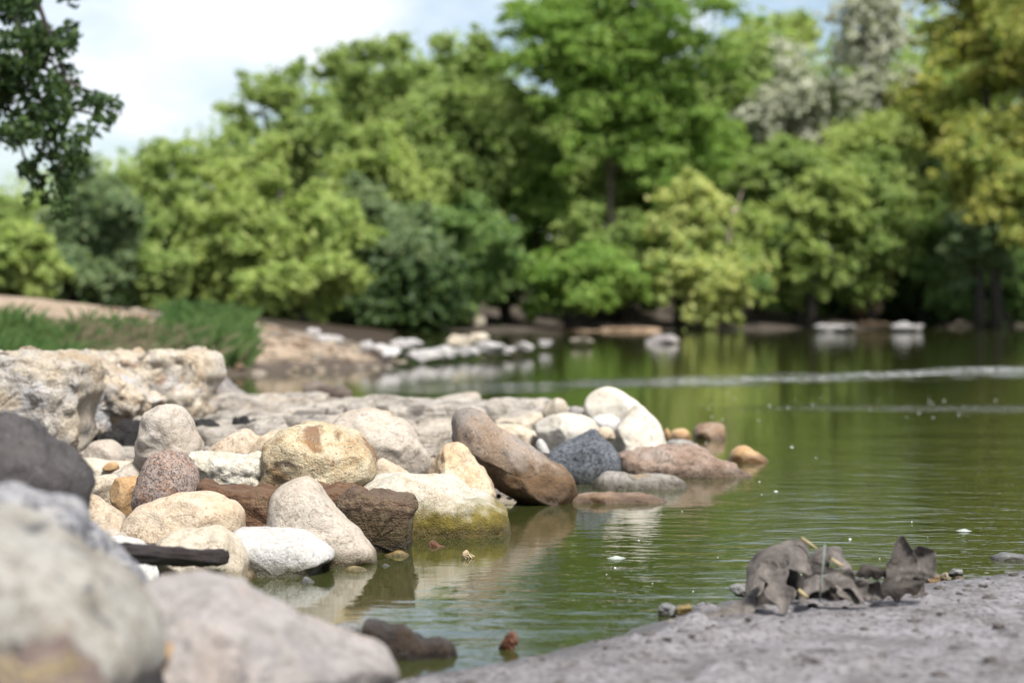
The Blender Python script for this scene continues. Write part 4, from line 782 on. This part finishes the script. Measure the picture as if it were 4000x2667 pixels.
grass('green_grass', 'lush green grass on the bank at the left edge', 14000, M['grass'], (-8, -3.6), (17.5, 22.4), .14, .38, .013, 1, lambda x, y: pxs(x, y) < 230 + 70 * np.sin(y * 5))
grass('green_grass', 'dark green grass tufts falling over the right end of the bank', 10000, M['grass'], (-5.4, -2.9), (19, 25.2), .08, .36, .013, 2, lambda x, y: (pxs(x, y) > 700 + 120 * np.sin(x * 5 + y)) & (pxs(x, y) < 985) & ((x + 3.75) ** 2 / 1.5 + (y - 22.6) ** 2 / 10 < 1))
grass('dry_grass', 'withered tan grass over the middle of the left bank', 14000, M['drygrass'], (-7, -3.0), (19.8, 22.7), .10, .30, .011, 3, lambda x, y: (pxs(x, y) > 240) & (pxs(x, y) < 960), .6)
grass('mixed_grass', 'thin green blades mixed into the withered bank grass', 2600, M['grass'], (-7, -3.0), (20.2, 23.3), .10, .34, .011, 4, lambda x, y: (pxs(x, y) > 300) & (pxs(x, y) < 980), .5)

# ------------------------------------------------------------------ trees
def leaf_cloud(cl, n, size, g, up=.45, aspect=.55):
    """cl: clumps (centre, radii). Leaf-sized rhombs on the shells of all clumps."""
    C = np.array([c for c, r in cl]); R = np.array([r for c, r in cl])
    wgt = (R[:, 0] * R[:, 2]); idx = g.choice(len(cl), n, p=wgt / wgt.sum())
    u = g.normal(size=(n, 3)); u /= np.linalg.norm(u, axis=1)[:, None]
    rad = g.uniform(.0, 1, n) ** .33; rad = .25 + .75 * rad + g.normal(0, .2, n)
    P = C[idx] + u * R[idx] * rad[:, None]
    nv = u * .7 + np.array([.1, -.45, up]) + g.normal(0, .7, (n, 3)); nv /= np.linalg.norm(nv, axis=1)[:, None]
    t = np.cross(nv, g.normal(size=(n, 3))); t /= np.linalg.norm(t, axis=1)[:, None] + 1e-9; b = np.cross(nv, t)
    s = size * g.uniform(.6, 1.35, n)[:, None]
    V = np.stack([P - t * s, P - b * s * aspect + t * s * .1, P + t * s, P + b * s * aspect + t * s * .1], 1).reshape(-1, 3)
    return V, np.arange(n * 4).reshape(-1, 4)

def tree(name, label, cx, top, bot, hw, D, mat, n=11000, size=.15, clumps=34, flat=.75, seed=1, bark='darkbark', cs=.30, trunk_r=.16, limbs=9, group='trees on the far bank', base=None, shape=1.0, cat='tree'):
    g = np.random.default_rng(seed * 13 + 7)
    X, _, zt = at(cx, top, D); zb = CH + (HZ - bot) * D / F; rx = hw * D / F; rz = (zt - zb) / 2; zc = (zt + zb) / 2; ry = rx * .85
    if base is None: base = .5 if D < 58 else max(.3, float(far_h(np.array([[X]]), np.array([[D + ry * .3]]))[0, 0]))
    root = empty(name, (X, D, base), label, cat, group); O = np.array([X, D, base])
    cl, sub = [], []; rx *= 1.08
    lobes = [(np.array([0., 0, .1 * rz]), .8)]
    for i in range(int(4 + clumps / 9)):
        lobes.append((np.array([g.uniform(-.62, .62) * rx, g.uniform(-.6, .3) * ry, g.uniform(-.68, .62) * rz]), g.uniform(.34, .58)))
    for i in range(int(clumps * 2.1)):
        lc, ls = lobes[g.integers(len(lobes))]
        u = g.normal(size=3); u /= np.linalg.norm(u); u[1] = -abs(u[1]) if g.random() < .62 else u[1]
        rr = g.uniform(.3, 1.0) ** .7 * ls
        c_ = np.array([lc[0] + u[0] * rx * rr, lc[1] + u[1] * ry * rr, lc[2] + u[2] * rz * rr])
        c_[2] = np.clip(c_[2], -rz, rz * .97); c_[0] *= 1 - .3 * shape * max(0, c_[2] / rz)
        r = cs * .62 * g.uniform(.55, 1.3) * min(rx, rz) ** .75 * max(rx, rz) ** .1
        dr = np.array([u[0], u[1] * .7, u[2] * .4 + g.uniform(-.25, .35)]); dr /= np.linalg.norm(dr)
        cc = c_ + np.array([0, 0, zc - base]); cl.append((cc, np.array([r, r, r * flat])))
        for k_ in np.linspace(-1, 1.2, 7):
            q = r * g.uniform(.32, .75) * (1 - .35 * abs(k_))
            sub.append((cc + dr * r * 1.5 * k_ + np.array([0, 0, -.28 * r * max(0, k_) ** 2]) + g.normal(0, .38 * r, 3) * np.array([1, 1, flat]), np.array([q * 1.15, q, q * max(.5, flat)])))
    V, Fc = leaf_cloud(sub, int(n * 1.6), size * .72, g, .3)
    V2, F2 = leaf_cloud([(c_, r_ * 1.7) for c_, r_ in cl], int(n * .5), size * .75, g, .3)
    Fc = np.vstack([Fc, F2 + len(V)]); V = np.vstack([V, V2])
    put('crown', mesh_np('crown', V, Fc, mat, False), parent=root)
    zt_ = zc - base + rz * .55
    tp = [np.array([0, .0, -.3]), np.array([g.normal(0, .08), .1, zt_ * .35]), np.array([g.normal(0, .2), .1, zt_ * .7]), np.array([g.normal(0, .3), .0, zt_])]
    V, Fq, cp = tube(tp, [trunk_r * 1.3, trunk_r, trunk_r * .7, trunk_r * .25], 8, .03, seed)
    put('trunk', mesh_np('trunk', V, np.vstack([Fq, cp]), M[bark]), parent=root)
    tl = []
    for i in g.choice(len(cl), min(limbs, len(cl)), replace=False):
        e = cl[i][0]; k = np.clip(e[2] / zt_ * .7, .2, .9); s = np.array([np.interp(k, [0, .35, .7, 1], [q[0] for q in tp]), .05, zt_ * k])
        m = (s + e) / 2 + np.array([0, 0, .12 * np.linalg.norm(e - s)])
        tl.append(tube([s, m, e, e + (e - m) * .35], [trunk_r * .45, trunk_r * .3, trunk_r * .16, trunk_r * .05], 6))
    put('branches', tubes_mesh('branches', tl, M[bark]), parent=root)
    return root

d = 1.7007
T = [ # name, label, x, top, bottom, halfwidth (on a 2352-px wide view), distance, leaves, options
 ('shrub_tree', 'bright yellow-green bushy tree at the far left edge', 45, 500, 705, 100, 48, 'leaflime', dict(n=9000)),
 ('tree', 'distant pale tree top at the left edge behind the yellow-green bush', 90, 470, 640, 150, 80, 'leafgreen', dict(n=7000)),
 ('tree', 'grey-green tree right of the yellow-green bush', 225, 345, 705, 115, 52, 'leafgrey', dict(n=12000)),
 ('tree', 'mid-green tree standing between grey-green and big lime tree', 385, 330, 690, 110, 56, 'leafgreen', dict(n=12000)),
 ('lime_tree', 'big billowing yellow-green tree over the sand spit', 610, 310, 690, 215, 54, 'leaflime', dict(n=22000, clumps=52, cs=.27)),
 ('lime_tree', 'low drooping yellow-green bough just above the water', 690, 590, 745, 150, 51, 'leaflime', dict(n=9000, clumps=18, cs=.36)),
 ('tree', 'tall green tree with twin tops rising behind the lime tree', 620, 175, 460, 155, 72, 'leafgreen', dict(n=12000)),
 ('tree', 'green round-topped tree left of the tall dark green one', 880, 88, 420, 150, 76, 'leafgreen', dict(n=13000)),
 ('tree', 'yellowish tree below the round-topped tree', 870, 300, 560, 125, 64, 'leaflime', dict(n=11000)),
 ('tree', 'dark grey-green tree low behind the water right of the lime tree', 900, 440, 745, 150, 60, 'leafgrey', dict(n=12000)),
 ('tree', 'dark green bushy tree at the water left of centre', 1060, 480, 765, 150, 62, 'leafdeep', dict(n=12000)),
 ('tree', 'tall rich green tree left of the feathery central tree', 1080, 95, 520, 160, 68, 'leafgreen', dict(n=17000, clumps=44)),
 ('tree', 'fresh green tree filling in below and left of the central tree', 1230, 300, 640, 180, 69, 'leaffresh', dict(n=15000, clumps=44)),
 ('locust_tree', 'largest feathery bright green tree at the centre with bare grey limbs', 1400, -90, 470, 290, 68, 'leaffresh', dict(n=26000, clumps=70, flat=.38, cs=.28, bark='palewood', trunk_r=.13, limbs=34, size=.14)),
 ('shrub', 'bright green leafy bush low on the far bank at centre', 1310, 525, 725, 145, 62, 'leaffresh', dict(n=9500, clumps=20, cs=.36)),
 ('tree', 'dark understorey tree behind the pale yellow bush', 1450, 420, 745, 160, 72, 'leafdeep', dict(n=10000)),
 ('shrub', 'pale yellow-cream bush right of centre on the far bank', 1560, 410, 735, 140, 63, 'leafpale', dict(n=9000, clumps=44, cs=.24)),
 ('tree', 'dark green tree behind the broken pale trunk', 1760, 480, 745, 170, 70, 'leafdeep', dict(n=11000)),
 ('tree', 'mid-green tree right of the central tree', 1690, 10, 480, 130, 78, 'leafgreen', dict(n=12000)),
 ('tree', 'light green rounded tree in front of the grey bare trees', 1770, 320, 560, 150, 70, 'leafgreen', dict(n=12000)),
 ('tree', 'yellow-topped tree on the skyline right of centre', 1790, 5, 300, 110, 88, 'leaflime', dict(n=9000)),
 ('tree', 'ash-grey sparse tree on the skyline, left one of two', 1810, 90, 400, 130, 76, 'leafash', dict(n=3600, bark='palewood', limbs=26, trunk_r=.14)),
 ('tree', 'ash-grey thin tree on the skyline beside the golden tree', 2020, -40, 300, 120, 75, 'leafash', dict(n=3200, bark='bark', limbs=28, trunk_r=.14)),
 ('tree', 'wide yellow-green tree below the skyline trees at right', 1980, 225, 520, 180, 72, 'leaflime', dict(n=14000)),
 ('tree', 'lime-yellow drooping tree above the tan earth slump', 1860, 385, 640, 100, 66, 'leaflime', dict(n=8000, clumps=40, shape=0, cs=.24)),
 ('tree', 'mid-green tree between lime-yellow tree and dark gap at right', 2000, 340, 690, 120, 68, 'leafgreen', dict(n=12000)),
 ('golden_tree', 'tall golden-green autumn tree in the top right corner', 2270, -120, 420, 190, 70, 'leafgold', dict(n=18000, clumps=46)),
 ('golden_tree', 'lower golden bough of foliage at the right edge', 2290, 280, 540, 150, 66, 'leafgold', dict(n=10000)),
 ('tree', 'dark green tree at the right edge above the water', 2260, 440, 740, 170, 69, 'leafdeep', dict(n=12000)),
 ('tree', 'grey-green tree in front at the right edge', 2250, 440, 660, 110, 66, 'leafgrey', dict(n=8000)),
 ('tree', 'light green young tree in front of the central grey trunk', 1410, 440, 680, 120, 65, 'leafgreen', dict(n=9000)),
 ('shrub', 'yellow-green spray of foliage right of the pale yellow bush', 1680, 470, 690, 100, 66, 'leaflime', dict(n=7000)),
 ('tree', 'broad mid-green tree behind the central grey trunk', 1390, 250, 660, 210, 77, 'leafgreen', dict(n=16000, clumps=44)),
 ('shrub', 'dark green bush at the water below the deep-green trees', 1170, 590, 705, 110, 63, 'leafdeep', dict(n=6000, clumps=18)),
 ('tree', 'mid-green leafy tree between the central trunk and the pale yellow bush', 1480, 330, 620, 120, 70, 'leafgreen', dict(n=10000)),
 ('tree', 'green tree filling the gap above the pale yellow bush', 1610, 240, 560, 130, 74, 'leaffresh', dict(n=12000)),
 ('shrub', 'green bush with arching sprays left of the pale yellow bush', 1440, 560, 705, 110, 64, 'leafgreen', dict(n=6000, clumps=18)),
 ('shrub', 'dark bush at the water under the broken pale trunk', 1690, 590, 705, 110, 65, 'leafdeep', dict(n=6500, clumps=18)),
 ('shrub', 'green bush left of the tan earth slump', 1830, 560, 705, 110, 67, 'leafgreen', dict(n=6500, clumps=18)),
 ('shrub', 'dark bush at the water right of the earth slump', 2110, 600, 705, 110, 70, 'leafdeep', dict(n=6000, clumps=18)),
 ('shrub', 'low dark green bush at the right edge of the far shore', 2310, 600, 705, 110, 68, 'leafdeep', dict(n=6000, clumps=18)),
 ('tree', 'olive-green tree top between the golden tree and grey trees', 2120, 130, 420, 120, 78, 'leafgold', dict(n=10000)),
 ('tree', 'green tree in the gap above the wide yellow-green tree', 1940, 140, 380, 120, 82, 'leafgreen', dict(n=9000)),
 ('shrub', 'grey-green bush at the foot of the trees on the left bank', 170, 560, 708, 120, 50, 'leafgrey', dict(n=6000, clumps=18)),
 ('shrub', 'mid-green bush beside the lime tree on the left bank', 330, 540, 712, 110, 52, 'leafgreen', dict(n=6000, clumps=18)),
 ('shrub', 'bush coloured dark as the shade under the lime tree', 800, 640, 765, 110, 56, 'leafshade', dict(n=5000, clumps=18)),  # shade under the tree is put into the leaf colour
 ('tree', 'tree coloured dark as the deep shadow left of the golden tree', 2110, 330, 740, 110, 76, 'leafshade', dict(n=10000)),  # shadowed gap painted by the dark leaf colour
]
for i, (nm, lb, x, tp, bt, hw, D, lm, kw) in enumerate(T):
    tree(nm, lb, x * d, tp * d, bt * d, hw * d, D, M[lm], seed=i + 3, cat='shrub' if nm == 'shrub' else 'tree', **kw)
# dark wood behind: reads as one mass
g = np.random.default_rng(77); cl = []
for i in range(200):
    x = g.uniform(-30, 30); y = 76 + abs(x) * .1 + g.uniform(0, 16); hmax = np.interp(x / y * F + 2000, [0, 400, 900, 1600, 4000], [4, 5, 7.5, 11.5, 12])
    r = g.uniform(1., 2.2); cl.append((np.array([x, y, g.uniform(.8, hmax)]), np.array([r * 1.2, r, r])))
V, Fc = leaf_cloud(cl, 110000, .2, g)
tag(put('woodland', mesh_np('woodland', V, Fc, M['leafgreen'], False)), 'dense dark wood closing the view behind the far trees', 'woodland', kind='stuff')
cl = []
for i in range(190):
    px = g.uniform(-100, 4200); y = g.uniform(66, 72) if px > 1700 else g.uniform(58, 66); x = (px - 2000) / F * y; r = g.uniform(.5, 1.1)
    if px > 2600: y += 4
    cl.append((np.array([x, y, max(.7, g.uniform(.4, 1.7))]), np.array([r * 1.4, r, r * .8])))
V, Fc = leaf_cloud(cl, 45000, .15, g)
tag(put('undergrowth', mesh_np('undergrowth', V, Fc, M['leafshade'], False)), 'undergrowth coloured dark as shade along the foot of the far trees', 'undergrowth', kind='stuff')  # bush leaves coloured near black for the lack of light under the canopy
# broken pale trunk
tp = [at(2850, 1010, 65), at(2846, 930, 65), at(2850, 860, 65), at(2862, 825, 65), at(2885, 812, 65)]
V, Fq, cp = tube(tp, [.16, .13, .11, .1, .05], 10, .03, 3)
bt_ = empty('broken_trunk', tp[0], 'pale broken tree trunk among dark foliage right of centre', 'tree trunk')
V = V - np.array(tp[0]); put('bole', mesh_np('bole', V, np.vstack([Fq, cp]), M['palewood']), parent=bt_)
V, Fq, cp = tube([np.array(at(2852, 850, 65)) - tp[0], np.array(at(2880, 800, 65)) - tp[0], np.array(at(2900, 740, 65)) - tp[0]], [.07, .05, .02], 7, .02, 4)
put('branch', mesh_np('branch', V, np.vstack([Fq, cp]), M['palewood']), parent=bt_)

# overhanging near tree at the top left (trunk just outside the frame)
near = empty('overhanging_tree', (-5.4, 13.2, .3), 'dark leafy branch of a near tree hanging in at the top left', 'tree')
O = np.array([-5.4, 13.2, .3]); g = np.random.default_rng(9)
hang = [(20, 60, 150), (150, 90, 120), (60, 220, 160), (200, 230, 130), (110, 380, 150), (270, 340, 120), (230, 470, 140), (60, 520, 110), (140, 560, 120), (260, 560, 90), (200, 660, 110), (90, 660, 70), (250, 730, 70), (240, 800, 45),
        (350, 370, 50), (400, 370, 45), (440, 400, 40), (390, 460, 45), (420, 455, 30), (130, 720, 45), (125, 760, 30), (280, 20, 60), (-120, 300, 220), (-150, 100, 240), (-140, 500, 150), (60, -80, 200), (260, -120, 160)]
cl = []
for px, py, r in hang:
    for _ in range(3 if r > 60 else 1):
        D = 13.2 + g.normal(0, .35); c = np.array(at(px + g.normal(0, r * .4), py + g.normal(0, r * .4), D)); rr = r * D / F * (.45 if r > 60 else .9)
        cl.append((c - O, np.array([rr, rr * 1.2, rr])))
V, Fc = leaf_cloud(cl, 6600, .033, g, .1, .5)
put('hanging_foliage', mesh_np('hanging_foliage', V, Fc, M['leafshade'], False), parent=near)  # leaves coloured dark to look backlit
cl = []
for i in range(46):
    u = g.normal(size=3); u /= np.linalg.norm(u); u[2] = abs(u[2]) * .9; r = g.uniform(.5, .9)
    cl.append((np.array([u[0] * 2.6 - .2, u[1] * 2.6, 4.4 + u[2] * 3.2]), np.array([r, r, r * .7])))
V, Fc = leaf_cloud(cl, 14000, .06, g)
put('crown', mesh_np('crown', V, Fc, M['leafshade'], False), parent=near)
V, Fq, cp = tube([(0, 0, -.4), (.05, 0, 1.5), (.1, .05, 3.2), (0, 0, 6)], [.24, .19, .15, .05], 12, .02, 2)
put('trunk', mesh_np('trunk', V, np.vstack([Fq, cp]), M['darkbark']), parent=near)
tl = []
for pts in ([(.08, .0, 2.9), (.9, 0, 3.3), (1.8, 0, 3.1)], ):
    tl.append(tube(pts, [.09, .06, .03], 8))
for seq in ([(40, -60), (90, 200), (170, 420), (235, 640), (242, 800)], [(90, 200), (220, 300), (330, 350), (440, 385)], [(170, 420), (300, 430), (400, 455)], [(-60, -40), (-20, 260), (70, 520), (125, 740)], [(120, -60), (200, 150), (260, 330)]):
    p = [np.array(at(x, y, 13.2)) - O for x, y in seq]; tl.append(tube(p, np.linspace(.022, .006, len(p)), 6))
tl.append(tube([(1.8, 0, 3.1), np.array(at(40, -60, 13.2)) - O], [.03, .02], 6)); tl.append(tube([(1.6, 0, 3.14), np.array(at(-60, -40, 13.2)) - O], [.03, .02], 6)); tl.append(tube([(1.8, 0, 3.1), np.array(at(120, -60, 13.2)) - O], [.03, .02], 6))
put('branches', tubes_mesh('branches', tl, M['darkbark']), parent=near)
